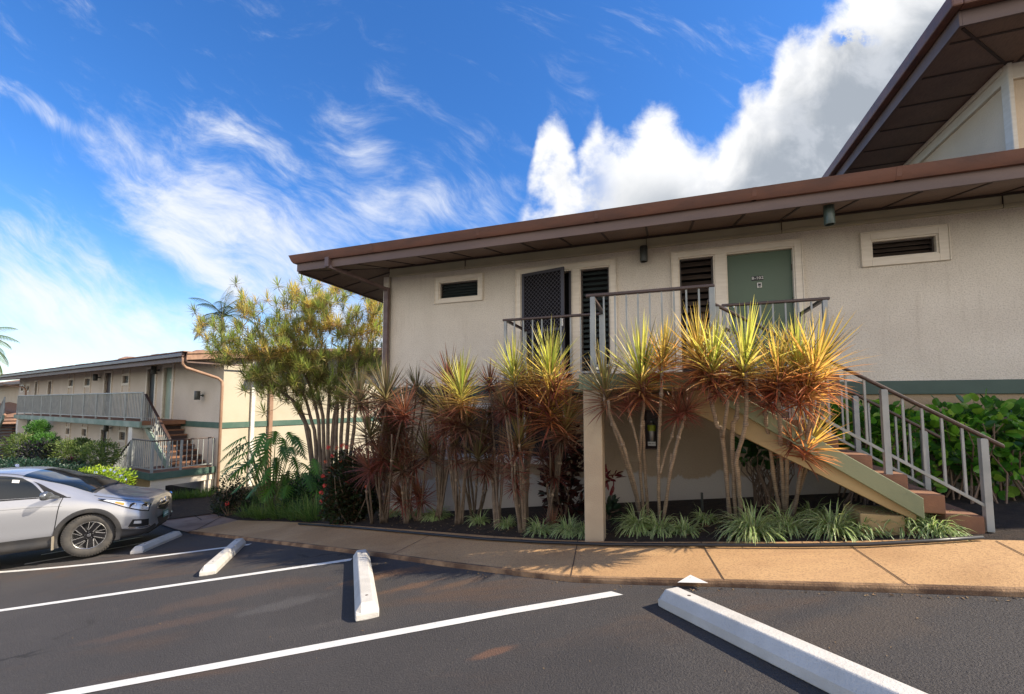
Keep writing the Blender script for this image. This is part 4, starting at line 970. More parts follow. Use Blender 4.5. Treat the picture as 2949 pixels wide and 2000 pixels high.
dl((490,1485),[(440,765,235,'mix',-28),(555,830,220,'olive',2)],'dracaena over the lower window with a left-leaning sunflecked rosette')
dl((605,1440),[(515,612,215,'bright',0),(625,1040,200,'olive',0)],'dracaena with one bright yellow rosette in the middle of the dark left thicket')
dl((750,1510),[(770,690,205,'red',-18),(660,905,195,'olive',0),(700,580,180,'red',0)],'thick-trunked dracaena right of the lower window centre')
dl((912,1540),[(855,505,230,'bright',-2),(890,935,225,'mix',0),(850,1120,190,'red',-6)],'dracaena left of the column with a yellow-green top below the walkway rail corner')
dl((930,1470),[(900,660,210,'red',6),(990,640,200,'red',0),(960,560,170,'mix',0)],'shaded rust-red dracaena standing at the back between two yellow-topped ones')
dl((1118,1400),[(1090,490,250,'bright',0),(1100,700,250,'gold',4),(1195,825,195,'mix',8)],'dracaena nearest the left side of the column, yellow above and orange below')
dl((1085,1470),[(1035,1050,120,'red',4)],'small thin dracaena with a single little red rosette left of the column')
dl((1105,1530),[(1110,1495,130,'red',0)],'knee-high red dracaena sprout close to the edging pipe')
ident=lambda a,b:(a,b)
def df(base,items,label):
    return drac(ident,base,[(a,b_) for a,b_ in lst(base,items)],label,GR,k=1,rad=.0135,d=1.9)
df((1090,1506),[(1036,1150,95,'olive',-5),(1112,1140,105,'olive',0),(1062,1345,95,'red',-28)],'leftmost dark dracaena overlapping the big tree, fanned over the red-flowered bush')
df((1110,1498),[(1065,1250,105,'olive',-6),(1100,1315,90,'red',-10),(1165,1185,85,'red',6)],'dark dracaena just left of the downspout behind the red-flowered bush')
# ---------------------------------------------------------------- big tree
def big_tree():
    rs=random.Random(31); Y0=12.0
    base=at(950,1300,Y0); base.z=G(base.x,base.y)
    root=empty('dracaena_tree',base,0,label='large many-trunked dracaena tree with a wide yellow-green crown in the gap between the buildings',cat='tree')
    def L(px,py,dy=0): return at(px,py,Y0+dy)-base
    tips=[]
    E=[(985,895,118,78,62),(872,905,85,80,46),(930,1000,140,75,52),(800,985,95,65,36),(700,985,80,55,26),(610,955,48,34,9),(650,1015,55,35,12),(1065,985,42,105,24),(850,1090,120,55,30),(765,1105,70,45,12),(728,885,42,40,9),(1000,1090,90,50,16),(1085,900,28,60,7),(900,1120,120,45,26),(820,1060,120,50,26),(980,1060,110,50,20),(930,1150,110,35,14),(1030,1130,70,50,12),(840,1010,110,60,20)]
    for cx_,cy_,rx,ry,n in E:
        for i in range(int(n*1.95)):
            a=rs.uniform(0,6.283); r=rs.random()**.45; tips.append((cx_+math.cos(a)*rx*r,cy_+math.sin(a)*ry*r,rs.uniform(-1,1)*.9*math.sqrt(max(0,1-r*r*.7))))
    for q in [(679,815),(800,820),(830,838),(868,808),(893,815),(920,812),(770,862),(695,850),(560,895),(737,868),(962,803),(1075,880),(1080,945),(575,930),(1100,1000),(700,1080),(708,1090),(860,1180),(760,1185)]: tips.append((*q,rs.uniform(-.3,.3)))
    T3=[L(a,b,c) for a,b,c in tips]
    # trunks
    tr=[[(905,1330),(890,1240),(862,1170),(815,1130)],[(915,1330),(905,1240),(880,1150),(850,1100)],[(935,1335),(930,1200),(905,1080),(880,1020)],[(945,1335),(945,1200),(950,1090),(930,1010)],
        [(952,1335),(960,1210),(975,1140),(1000,1050)],[(975,1335),(970,1180),(975,1060),(985,1000)],[(990,1335),(985,1200),(992,1080),(1010,980)],[(1000,1335),(1005,1200),(1010,1090),(1045,1010)],[(925,1335),(918,1220),(900,1130),(870,1060)],[(905,1335),(880,1220),(840,1150),(780,1110)],[(1010,1335),(1018,1240),(1030,1150),(1055,1080)]]
    nodes=[];
    for k,t in enumerate(tr):
        dy=rs.uniform(-.35,.35); P=[L(*q,dy*i/3) for i,q in enumerate(t)]; P[0].z=-.05; P[0].x*=.8
        fine=[]
        for i in range(3):
            for j in range(4): fine.append(P[i].lerp(P[i+1],j/4)+Vector((rs.uniform(-.012,.012),rs.uniform(-.012,.012),0)))
        fine.append(P[3]); n_=len(fine)
        m=MB(); m.tube(fine,[.060-.034*i/n_ for i in range(n_)],8); m.build('trunk',M['bark2'],root,smooth=True)
        nodes+=[(p_,.03) for p_ in fine[6:]]
    hub=L(930,1250)
    order=sorted(range(len(T3)),key=lambda i:(T3[i]-hub).length)
    br=MB(); 
    for i in order:
        t=T3[i]-Vector((0,0,.03))
        bp=min(nodes,key=lambda n:(n[0]-t).length+ (0.8*max(0,n[0].z-t.z+.02)) )
        a=bp[0]; d=t-a; L_=d.length
        mid=a+d*.5+Vector((0,0,-.12*L_))+Vector((rs.uniform(-.05,.05),rs.uniform(-.05,.05),0))*L_
        seg=[a,a.lerp(mid,.5)*.5+(a+(mid-a)*.5)*.5,mid,mid.lerp(t,.55)+Vector((0,0,-.02*L_)),t]
        r=max(.007,bp[1]*.62)
        br.tube(seg,[r,r*.92,r*.85,r*.8,max(.006,r*.7)],5,cap=False)
        nodes+=[(seg[2],r*.85),(seg[3],r*.8),(t,max(.007,r*.7))]
    br.build('branches',M['bark2'],root,smooth=True)
    cr=MB()
    for i,t in enumerate(T3):
        u=rs.random(); px_=tips[i][0]; low=tips[i][1]>1040
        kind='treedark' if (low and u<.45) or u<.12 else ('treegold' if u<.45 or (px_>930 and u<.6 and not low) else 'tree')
        s_=.30*rs.uniform(.8,1.2)
        out_=(t-hub); out_.normalize()
        ax=(Vector((0,0,1))*1.0+out_*.7+Vector((rs.uniform(-.4,.4),rs.uniform(-.4,.4),0))).normalized()
        q=ax.to_track_quat('Z','Y').to_matrix().to_4x4()
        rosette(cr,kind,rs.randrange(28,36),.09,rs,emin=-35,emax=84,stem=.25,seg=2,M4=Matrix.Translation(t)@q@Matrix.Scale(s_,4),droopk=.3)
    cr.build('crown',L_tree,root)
big_tree()
# ---------------------------------------------------------------- generic leafy things
def leafcloud(mb,ells,n,size,pal,rs,shape='oval',shell=.55,up=.5,asp=.5,zlim=None):
    """leaf blades spread through ellipsoids (cx,cy,cz,rx,ry,rz) in the plant's frame"""
    tot=sum(e[3]*e[4]*e[5] for e in ells)
    for e in ells:
        for i in range(int(n*e[3]*e[4]*e[5]/tot)):
            v=Vector((rs.gauss(0,1),rs.gauss(0,1),rs.gauss(0,1))).normalized(); r=shell+(1-shell)*rs.random() if rs.random()<.85 else rs.random()
            bump=1+.16*mnoise.noise(Vector((v.x*2.2+e[0]*3,v.y*2.2,v.z*2.2+e[2])))*2
            p=Vector((e[0]+v.x*e[3]*r*bump,e[1]+v.y*e[4]*r*bump,e[2]+v.z*e[5]*r*bump))
            if zlim is not None and p.z<zlim: continue
            d=(v+Vector((rs.uniform(-.9,.9),rs.uniform(-.9,.9),up+rs.uniform(-.6,.6)))).normalized()
            blade(mb,p,d,size*rs.uniform(.65,1.25),asp,jc(rs.choice(pal),.22,rs),rs,shape)
def blade(mb,p,d,L,asp,c,rs,shape):
    s_=d.cross(Vector((rs.uniform(-1,1),rs.uniform(-1,1),rs.uniform(.2,1)))).normalized(); n_=s_.cross(d).normalized(); W=L*asp
    if shape=='oval':
        prof=[(0,.06),(.22,.42),(.5,.5),(.78,.36),(1,.02)]
    elif shape=='round': prof=[(0,.08),(.12,.36),(.35,.5),(.65,.5),(.88,.34),(1,.06)]
    else: prof=[(0,.1),(.4,.5),(1,.0)]
    v=[];uvs=[]
    for t,w_ in prof:
        o=p+d*L*t-n_*L*.12*t*t; v+=[o-s_*W*w_+n_*W*w_*.25,o,o+s_*W*w_+n_*W*w_*.25]; uvs+=[(0,t),(.5,t),(1,t)]
    f=[]
    for i in range(len(prof)-1): a=i*3; f+=[(a,a+1,a+4,a+3),(a+1,a+2,a+5,a+4)]
    mb.add(v,f,uv=uvs,col=c)
def twigs(mb,n,r,h,rs,rad=.012,base=.15):
    for i in range(n):
        a=rs.uniform(0,6.28); q=rs.random()**.5
        mb.tube([(math.cos(a)*base*r*q,math.sin(a)*base*r*q,-.05),(math.cos(a)*r*.45*q+rs.uniform(-.09,.09),math.sin(a)*r*.45*q+rs.uniform(-.09,.09),h*.3),(math.cos(a)*r*.6*q+rs.uniform(-.11,.11),math.sin(a)*r*.6*q+rs.uniform(-.11,.11),h*.6),(math.cos(a)*r*.9*q,math.sin(a)*r*.9*q,h*.85)],[rad,rad*.8,rad*.65,rad*.4],5)
def shrub(name,base,ells,n,size,pal,label,cat='shrub',mat_=None,seed=1,shape='oval',twn=10,group=None,up=.5,asp=.5,flower=None,**k):
    rs=random.Random(seed); root=empty(name,base,0,label=label,cat=cat,group=group)
    mb=MB(); leafcloud(mb,ells,n,size,pal,rs,shape,up=up,asp=asp,**k); mb.build('foliage',mat_ or L_gen,root)
    if twn:
        R_=max(e[3] for e in ells); H=max(e[2]+e[5] for e in ells); t=MB(); twigs(t,twn,R_,H*.8,rs); t.build('stems',M['twig'],root)
    return root
def flowers(root,pts,m,r,rs,n=16):
    for p_ in pts:
        mb=MB(); 
        for i in range(n):
            v=Vector((rs.gauss(0,1),rs.gauss(0,1),rs.gauss(0,1)+.3)).normalized(); c=Vector(p_)+v*r*rs.uniform(.6,1)
            s_=v.orthogonal().normalized(); u=v.cross(s_); q=r*.42
            a0=rs.uniform(0,1.5)
            for k in range(4):
                a=a0+k*1.57; e1=s_*math.cos(a)+u*math.sin(a); e2=s_*math.cos(a+.6)+u*math.sin(a+.6); e3=s_*math.cos(a-.6)+u*math.sin(a-.6)
                mb.add([c,c+e3*q*.6+v*q*.15,c+e1*q+v*q*.1,c+e2*q*.6+v*q*.15],[(0,1,2,3)])
        mb.build('flower_cluster',m,root)
M['fred']=mat('petal_red',(.55,.045,.03),.5); M['fblue']=mat('petal_blue',(.35,.42,.75),.5); M['forange']=mat('petal_orange',(.60,.12,.04),.5)
def gb(px,py,Y=None,dz=.03):
    if Y is None: return gp(px,py,dz)
    q=at(px,py,Y); q.z=G(q.x,q.y)+dz; return q
DG=[(.018,.035,.012),(.025,.045,.014),(.035,.04,.015),(.03,.022,.012)]
GG=[(.05,.12,.02),(.07,.15,.03),(.04,.09,.02),(.10,.17,.03)]
# red flowered bush
rs=random.Random(5)
b=gb(1010,1505); ix=shrub('flowering_bush',b,[(-.08,.10,.68,.44,.36,.58),(-.12,.05,.28,.46,.36,.34),(.22,.30,.45,.36,.34,.42)],9500,.06,DG+[(.05,.03,.012)],'dark red-flowered bush at the corner of the bed in front of the big tree',seed=5,twn=5,asp=.55)
fp=[]
for (x_,y_) in [(945,1290),(985,1284),(960,1345),(930,1372),(958,1315),(925,1420),(935,1400),(998,1392),(975,1418),(968,1422),(926,1445),(940,1440),(1000,1288),(990,1282),(970,1290),(950,1360),(1055,1402),(937,1330),(980,1330)]:
    q=at(x_,y_,b.y-.05+rs.uniform(-.05,.12)); fp.append(q-b)
flowers(ix,fp[:13],M['fred'],.042,rs,26); flowers(ix,fp[13:],M['forange'],.034,rs,18)
# croton behind the column
CR=[(.035,.012,.012),(.05,.015,.012),(.018,.022,.012),(.07,.02,.015),(.03,.02,.015)]
q=gb(1625,1488,dz=.02); shrub('croton',q,[(0,0,.75,.26,.22,.30),(.05,0,1.05,.20,.2,.28),(-.05,.05,.42,.26,.2,.28),(.08,0,.15,.25,.2,.2)],650,.13,CR,'dark maroon croton bush tucked behind the left side of the column',seed=8,shape='oval',twn=8,asp=.38)
q=gb(1745,1500,dz=.02); shrub('croton',q,[(.05,0,.55,.13,.1,.10)],30,.15,[(.14,.015,.02),(.10,.012,.015)],'small single-headed crimson ti plant just right of the column foot',seed=3,shape='oval',twn=3,asp=.36,up=.2)
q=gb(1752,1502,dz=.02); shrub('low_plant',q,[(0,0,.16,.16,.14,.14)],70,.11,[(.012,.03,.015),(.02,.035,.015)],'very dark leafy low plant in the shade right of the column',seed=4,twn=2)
q=gb(2215,1492,dz=.02); shrub('low_plant',Vector((q.x,q.y,q.z)),[(0,0,.90,.20,.15,.22)],70,.14,[(.015,.05,.012),(.02,.07,.015)],'dark glossy green plant showing under the stair underside',seed=14,twn=5,shape='round',asp=.7)
# hedge right of the stairs
rs=random.Random(17)
hcol=[(.07,.20,.025),(.10,.26,.03),(.04,.12,.02),(.16,.34,.035),(.03,.09,.02),(.22,.38,.05)]
for i,(s_,lab) in enumerate([(7.35,'broad-leaved green hedge bush seen between the stair balusters'),(8.35,'broad-leaved bright green hedge bush right of the lower stair rail'),(9.25,'broad-leaved bright green hedge bush at the right edge of the photo')]):
    c=b1p(s_,.50,0); c.z=G(c.x,c.y)+.05
    H=1.50-c.z+rnd.uniform(-.03,.05)
    root=empty('hedge_bush',c,B1ang,label=lab,cat='hedge',group='round-leaved hedge against the near wall')
    mb=MB(); leafcloud(mb,[(0,0,H-.24,.56,.36,.26),(-.22,-.05,H-.40,.38,.34,.25),(.25,.05,H-.35,.38,.34,.28),(.1,-.15,H-.62,.48,.28,.22),(-.1,0,H*.38,.45,.25,.22),(.2,-.1,H*.2,.4,.25,.16)],1050,.10,hcol,rs,'round',up=.35,asp=.78,shell=.5)
    mb.build('foliage',L_hedge,root); t=MB(); twigs(t,34,.6,H*.9,rs,.011,.8); t.build('stems',M['twig'],root)
# hedge under the stair
c=b1p(6.2,.55,0); c.z=G(c.x,c.y)+.03
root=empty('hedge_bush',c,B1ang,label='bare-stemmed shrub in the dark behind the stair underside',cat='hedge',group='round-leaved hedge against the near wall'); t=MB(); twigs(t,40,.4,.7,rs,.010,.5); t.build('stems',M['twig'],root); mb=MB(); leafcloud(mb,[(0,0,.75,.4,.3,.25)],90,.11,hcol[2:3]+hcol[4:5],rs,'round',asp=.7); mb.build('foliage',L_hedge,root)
# philodendron
def lobed(mb,p,d,L,c,rs):
    d=d.normalized(); s_=d.cross(Vector((0,0,1)))
    if s_.length<.1: s_=Vector((1,0,0))
    s_.normalize(); s_=(s_+Vector((0,0,rs.uniform(-.55,.55)))).normalized(); P=p.copy(); k=8
    for i in range(k+1):
        t=i/k; w_=L*.50*math.sin(math.pi*(.16+.80*t))
        for sg_ in(-1,1):
            dir_=(s_*sg_*(1-t*.55)+d*(.15+t*.9)-Vector((0,0,.25))).normalized()
            tip=P+dir_*w_*1.05; wd=L*.066
            a=P-d*wd; b_=P+d*wd*1.2; m1=P+dir_*w_*.55-d*wd*.55; m2=P+dir_*w_*.55+d*wd*.75
            up_=Vector((0,0,.02*L))
            mb.add([a,m1,tip,m2,b_],[(0,1,2,3,4)],uv=[(.5,.5)]*5,col=jc(c,.15,rs))
        P=P+d*(L/k); d=(d+Vector((0,0,-.06))).normalized()
rs=random.Random(23); b=gb(780,1440,9.9); ph=empty('philodendron',b,0,label='philodendron with big deeply lobed leaves in front of the cream end wall',cat='plant')
lf=MB(); pet=MB()
spots=[(690,1290,-.8),(700,1330,-.9),(735,1270,-.3),(760,1262,.0),(795,1255,.3),(830,1258,.7),(850,1270,.9),(700,1300,-.6),(715,1285,-.4),(745,1300,-.2),(780,1275,.2),(815,1275,.4),(690,1345,-.9),(725,1340,-.4),(760,1330,.0),(795,1330,.3),(835,1300,.6),(860,1310,.8),(735,1380,-.5),(775,1360,.1),(815,1380,.3),(855,1370,.5),(890,1360,.7),(720,1310,-.5),(770,1290,.1),(740,1350,-.5),(810,1300,.5),(705,1270,-.7),(845,1330,.6),(870,1345,.8),(830,1370,.3),(880,1375,.8),(790,1400,-.1),(830,1410,.2),(770,1370,-.4),(905,1335,.6),(900,1390,.6),(860,1405,.5),(800,1345,.2),(750,1400,-.5)]
for (x_,y_,sx) in spots:
    t=at(x_,y_-12,9.9+rs.uniform(-.5,.35))-b; st0=Vector((t.x*.3,t.y*.3,max(.1,t.z*.25)))
    L_=rs.uniform(.40,.56); d=Vector((sx*1.0,rs.uniform(-.75,-.3),rs.uniform(-.75,-.1)))
    pet.tube([st0,st0.lerp(t,.5)+Vector((0,0,.08)),t],[.013,.010,.007],5); lobed(lf,t,d,L_,rs.choice([(.07,.17,.02),(.10,.23,.03),(.05,.12,.018)]),rs)
lf.build('leaves',L_gen,ph); pet.tube([(0,0,0),(.03,0,.4)],[.05,.04],8); pet.build('stems',M['stemg'],ph)
# strappy ground plants
def clump(name,base,n,L,W,spread,droop,cols,label,cat,group,mat_,seed,tipc=None,seg=4):
    rs=random.Random(seed); mb=MB()
    for i in range(n):
        a=rs.uniform(0,6.283); e=R(rs.uniform(28,86)); r=spread*rs.random()**.5; a2=a+rs.uniform(-.6,.6)
        c=jc(rs.choice(cols),.2,rs)
        addleaf(mb,(math.cos(a)*r,math.sin(a)*r,0),(math.cos(e)*math.cos(a2),math.cos(e)*math.sin(a2),math.sin(e)),L*rs.uniform(.55,1.15),W*rs.uniform(.75,1.2),droop*rs.uniform(.6,1.4),c,tuple(x*1.15 for x in c),seg,fold=.2,twist=rs.uniform(-.3,.3))
    me=mb.mesh(name); me.materials.append(mat_); me.polygons.foreach_set('use_smooth',[True]*len(me.polygons))
    o=bpy.data.objects.new(name,me); COL.objects.link(o); o.location=base; return tag(o,label,cat,group)
SG='variegated spider plants along the edging pipe'
SC=[(.11,.24,.04),(.15,.29,.05),(.08,.18,.035)]
sp=[(1840,1540,.33,120,'large spider plant at the foot of the dracaenas right of the column'),(1900,1545,.30,80,'spider plant in front of the extinguisher dracaena'),(1970,1546,.24,60,'small spider plant with pale tips alone in the gap between dracaenas'),(2030,1515,.22,55,'spider plant set back in the dark soil under the landing'),(2170,1556,.40,150,'biggest spider plant, spilling over the sidewalk below the tallest dracaenas'),(2265,1540,.32,110,'spider plant at the base of the rightmost dracaena clump'),(2400,1550,.36,130,'wide spider plant left of the stair foot'),(2340,1500,.25,50,'spider plant half hidden in shade under the stair'),(2480,1545,.30,90,'spider plant beneath the lower end of the stringer'),(2600,1540,.34,120,'spider plant with lime-yellow sunlit blades by the stair foot'),(2690,1548,.28,70,'last spider plant at the right end of the bed'),
 (1640,1548,.26,90,'spider plant hugging the front left of the column'),(1555,1548,.24,70,'spider plant between the knee-high red sprout and the column'),(1460,1528,.20,55,'small spider plant beside thick dracaena trunks left of centre'),(1380,1518,.22,55,'open spider plant with long runners in front of the lower window'),(1258,1505,.28,130,'dense spider plant tuft below the left end of the lower window'),(1190,1500,.22,70,'spider plant near the foot of the building corner'),(1130,1498,.22,60,'leftmost spider plant next to the red-flowered bush'),(1690,1552,.24,60,'spider plant directly in front of the column foot')]
for i,(x_,y_,L_,n_,lab) in enumerate(sp):
    clump('spider_plant',gb(x_,y_-12,dz=.04),int(n_*1.9),L_*1.02,.020,.08,2.6,SC,lab,'plant',SG,L_spid,100+i)
GC=[(.08,.16,.03),(.12,.20,.045),(.05,.11,.025),(.15,.20,.06)]
GL='grassy lilyturf clumps at the corner of the bed'
for i,(x_,y_,L_,n_,lab) in enumerate([(905,1498,.42,190,'upright pale green grass clump beside the red-flowered bush'),(860,1495,.36,170,'grass clump in the middle of the grassy bed edge'),(810,1492,.34,170,'grass clump left of the middle of the grassy bed edge'),(760,1492,.28,170,'low bright green grass clump by the bed edge below the philodendron'),(720,1488,.26,150,'short bright green grass clump at the left end of the bed edge'),(700,1462,.30,150,'dark grass clump at the rounded left tip of the bed'),(645,1474,.24,130,'dark blue-green tuft at the very tip of the bed by the path'),(740,1450,.36,170,'brownish grass clump behind the left tip of the bed'),(770,1420,.34,120,'yellowish dry grass clump lit against the cream wall'),(850,1455,.35,150,'dark grass clump under the philodendron')]):
    clump('grass_clump',gb(x_,y_,dz=.03),int(n_*1.5),L_*1.42,.015,.20,.75,GC if 'dark' not in lab and 'dry' not in lab else ([(.03,.06,.02),(.04,.06,.025)] if 'dark' in lab else [(.16,.13,.05),(.10,.10,.03)]),lab,'grass clump',GL,L_gen,200+i,seg=3)
for i,(x_,y_,L_,n_,lab) in enumerate([(500,1440,.34,160,'bright grass clump just ahead of the car bumper, below the far landing'),(545,1436,.36,160,'grass clump in front of the low white landing wall'),(590,1432,.34,150,'grass clump at the right of the low landing'),(620,1420,.38,120,'dark spiky clump at the corner of the far building')]):
    clump('grass_clump',gb(x_,y_,dz=.03),n_,L_,.016,.22,.8,GC[:2] if i<3 else [(.03,.05,.02)],lab,'grass clump','grass clumps below the far landing',L_gen,240+i,seg=3)
q=gb(665,1440,10.6); bush_f=shrub('bush',q,[(0,0,.62,.34,.3,.42),(.15,0,.4,.34,.3,.3),(-.18,0,.3,.28,.3,.3)],2300,.05,DG,'dark fine-leaved bush beside the corner downspout of the far building',seed=41,twn=12)
flowers(bush_f,[(.12,-.32,.35)],M['fred'],.05,random.Random(2),20)
# filler planting under the tree
q=gb(900,1430,9.7); shrub('bush',q,[(0,0,.42,.65,.4,.42),(-.35,.1,.3,.35,.3,.3)],2600,.085,[(.02,.06,.02),(.03,.08,.025),(.015,.04,.015)],'deep green bush at the foot of the big tree behind the philodendron',seed=43,shape='oval',asp=.35,twn=10)
# clipped shrubs in front of the far building
PC=[(.10,.16,.04),(.13,.19,.05),(.15,.19,.05),(.07,.11,.03)]
PG='rounded clipped shrubs in front of the far building'
for i,(x_,y_,Y_,rx,rz,lab) in enumerate([(284,1296,13.2,.72,.50,'clipped shrub nearest the low landing, above the car windscreen'),(190,1292,14.3,.66,.52,'clipped shrub behind the purple ti plant'),(232,1270,15.2,.42,.30,'small clipped shrub top between two larger ones'),(128,1262,15.6,.55,.42,'brighter green clipped shrub in the middle of the row'),(62,1272,15.4,.62,.56,'clipped shrub nearest the far left column'),(110,1236,16.5,.42,.36,'loose bright green shrub in the dark recess under the balcony'),(270,1350,12.2,.62,.22,'low flat clipped shrub just above the car roof')]):
    c=at(x_,y_+(0 if i==5 else 16),Y_); b=Vector((c.x,c.y,G(c.x,c.y))); hz=c.z-b.z; rx*=.80; rz*=.9
    pal=PC if i not in(3,5) else [(.08,.20,.03),(.06,.16,.03)]
    shrub('clipped_shrub',b,[(0,0,hz,rx,rx*.8,rz),(-rx*.45,.1,hz-.12,rx*.55,rx*.6,rz*.8),(rx*.4,-.1,hz+.05,rx*.5,rx*.6,rz*.75),(0,0,hz*.5,rx*.55,rx*.5,hz*.4)],4200,.075,pal,lab,seed=50+i,group=PG,twn=8,asp=.28,shell=.78)
q=at(212,1325,13.0); b=Vector((q.x,q.y,G(q.x,q.y))); clump('ti_plant',Vector((q.x,q.y,q.z-.25)),60,.42,.07,.05,.7,[(.06,.012,.03),(.09,.015,.04),(.04,.01,.02)],'purple-leaved ti plant between the clipped shrubs','plant',None,L_gen,61)
tb=MB(); tb.tube([(q.x,q.y,G(q.x,q.y)-.05),(q.x,q.y,q.z-.22)],.03,6); o=bpy.data.objects['ti_plant']; st_=tb.build('stem',M['twig']); st_.parent=o; st_.location=-o.location
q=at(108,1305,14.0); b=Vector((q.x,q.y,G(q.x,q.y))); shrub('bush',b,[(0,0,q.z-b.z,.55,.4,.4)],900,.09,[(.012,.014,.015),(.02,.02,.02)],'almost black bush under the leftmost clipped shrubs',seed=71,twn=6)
for i,(x_,y_,Y_,rx,rz,lab) in enumerate([(120,1340,12.6,1.2,.28,'blue-green ground cover plant with a blue flower left of the ti plant'),(30,1335,13.4,.9,.26,'ground cover plant at the left edge in front of the shrubs'),(200,1352,12.0,.6,.22,'blue-green ground cover plant below the purple ti plant')]):
    q=at(x_,y_,Y_); b=Vector((q.x,q.y,G(q.x,q.y))); r_=shrub('ground_cover_plant',b,[(0,0,q.z-b.z-.1,rx,.5,rz)],1500,.07,[(.02,.06,.035),(.03,.07,.04),(.02,.045,.03)],lab,'plant',seed=80+i,twn=5)
    if i!=1: flowers(r_,[(-.2 if i==0 else .1,-.45,q.z-b.z+.05)],M['fblue'],.05,random.Random(i),12)
q=at(312,1372,10.6); b=Vector((q.x,q.y,G(q.x,q.y))); r_=shrub('plumbago_bush',b,[(0,0,q.z-b.z-.02,.50,.4,.26),(-.35,0,q.z-b.z+.05,.35,.3,.2),(.32,0,q.z-b.z-.1,.3,.3,.22),(0,0,(q.z-b.z)*.45,.6,.4,(q.z-b.z)*.5)],3600,.055,[(.30,.42,.02),(.36,.46,.03),(.22,.34,.02)],'lime-yellow bush with pale blue flowers right behind the car bonnet',seed=90,twn=8,asp=.4)
flowers(r_,[at(x_,y_-6,10.3)-b for x_,y_ in [(275,1368),(300,1362),(330,1366),(348,1378),(362,1388),(285,1378),(318,1360)]],M['fblue'],.035,random.Random(9),14)
# ---------------------------------------------------------------- palms
def palm(crown,label,nf,Lf,seed,angs=None,col=(.05,.10,.03)):
    rs=random.Random(seed); b=Vector((crown.x+.3,crown.y+.2,G(crown.x,crown.y))); root=empty('palm_tree',b,0,label=label,cat='tree')
    H=crown-b; t=MB(); t.tube([(0,0,-.1),H*.5+Vector((.15,0,0)),H],[.17,.12,.10],8); t.build('trunk',M['bark2'],root,smooth=True)
    fr=MB()
    for i in range(nf):
        az,e=(angs[i] if angs else (i*2.4+rs.uniform(-.3,.3),rs.uniform(5,80))); d=Vector((math.cos(az)*math.cos(R(e)),math.sin(az)*math.cos(R(e)),math.sin(R(e)))); P=H.copy(); k=16; pts_=[]
        for j in range(k+1):
            pts_.append(P.copy()); 
            s_=d.cross(Vector((0,0,1))).normalized()
            if j>1:
                for sg_ in(-1,1):
                    for jj in(0,.5):
                        l=Lf*.26*math.sin(math.pi*(.12+.85*j/k)); dd=(s_*sg_*.8+d*.55+Vector((0,0,-.35))).normalized()
                        addleaf(fr,P+d*jj*Lf/k,dd,l,.05,.7,jc(col,.2,rs),jc(tuple(x*1.3 for x in col),.2,rs),2,twist=rs.uniform(-.2,.2))
            P=P+d*Lf/k; d=(d+Vector((0,0,-.105))).normalized()
        fr.tube(pts_,[.03-.02*q_/k for q_ in range(k+1)],4,col=(.10,.11,.04))
    fr.build('fronds',L_gen,root)
palm(at(640,915,28),'dark green palm whose crown pokes out behind the left side of the big tree',15,2.3,3,[(1.9,62),(2.3,48),(1.2,72),(.9,60),(1.6,80),(3.1,14),(3.3,-8),(.3,30),(2.8,38),(1.4,85),(4.2,60),(5.2,55),(0.6,48),(3.0,60),(5.8,20)],(.035,.07,.025))
palm(at(-75,990,24),'palm at the far left edge with fronds drooping into the picture',12,2.3,4,[(0,35),(.1,5),(.2,60),(-.2,-10),(-.3,40),(1.5,50),(3,30),(4,40),(5,30),(-.1,20),(.3,-25),(2,70)],(.12,.20,.05))
# ================================================================ silver car
pa_,pb_2=gp(0,1760),gp(1012,1613); dirc=(pb_2-pa_); CAR_A=R(25)
cw=gp(250,1611)                       # outer foot of the near front wheel
fx,fy=math.cos(CAR_A),math.sin(CAR_A)
o_=Vector((cw.x-fy*.90*1.0,cw.y+fx*.90,0))        # point under the front axle centre (near side is the car's right, y=-.90)
rear=o_-Vector((fx,fy,0))*2.62
zf,zr_=G(cw.x,cw.y)-.0,G(rear.x+fy*.9,rear.y-fx*.9)
side_=G(o_.x-fy*.9,o_.y+fx*.9)-G(cw.x,cw.y)
car=empty('parked_car',Vector((o_.x,o_.y,zf)),0,label='silver SUV parked nose-in at the left edge of the lot',cat='car')
car.rotation_euler=(Matrix.Rotation(CAR_A,3,'Z')@Matrix.Rotation(-math.atan2(zf-zr_,2.62),3,'Y')@Matrix.Rotation(math.atan2(side_,1.8)*.6,3,'X')).to_euler()
def pm(name,col,rough,metal=0,coat=0,spec=.5):
    m=bpy.data.materials.new(name); m.use_nodes=True; B=m.node_tree.nodes['Principled BSDF']
    B.inputs['Base Color'].default_value=(*col,1); B.inputs['Roughness'].default_value=rough; B.inputs['Metallic'].default_value=metal; B.inputs['Coat Weight'].default_value=coat; B.inputs['Specular IOR Level'].default_value=spec; B.inputs['Coat Roughness'].default_value=.05
    return m
C_p=mat('silver_paint',(.44,.45,.48),.30,(.41,.42,.45),300,metal=.55,coat=.8,extra=lambda T,c,tc,B:T.mix(T.math('MULTIPLY',T.ss(T.noise(3,6,.7,tc),.5,.8),.18),c,(.36,.31,.25)))
C_g=pm('car_glass',(.010,.014,.018),.04,0,.15,.42); C_k=mat('black_cladding',(.030,.030,.032),.55,(.045,.042,.040),6,.1,80); C_c=pm('chrome',(.75,.75,.76),.12,1); C_d=pm('dark_gap',(.008,.008,.009),.7)
C_t=mat('tyre_rubber',(.045,.043,.041),.8,(.075,.068,.06),9,.3,60); C_r=pm('alloy_bright',(.62,.61,.60),.25,.9); C_b=pm('alloy_black',(.012,.012,.014),.25,.3,.5); C_l=pm('lamp_lens',(.62,.64,.66),.18,.25,1); C_o=pm('amber',(.75,.25,.05),.3)
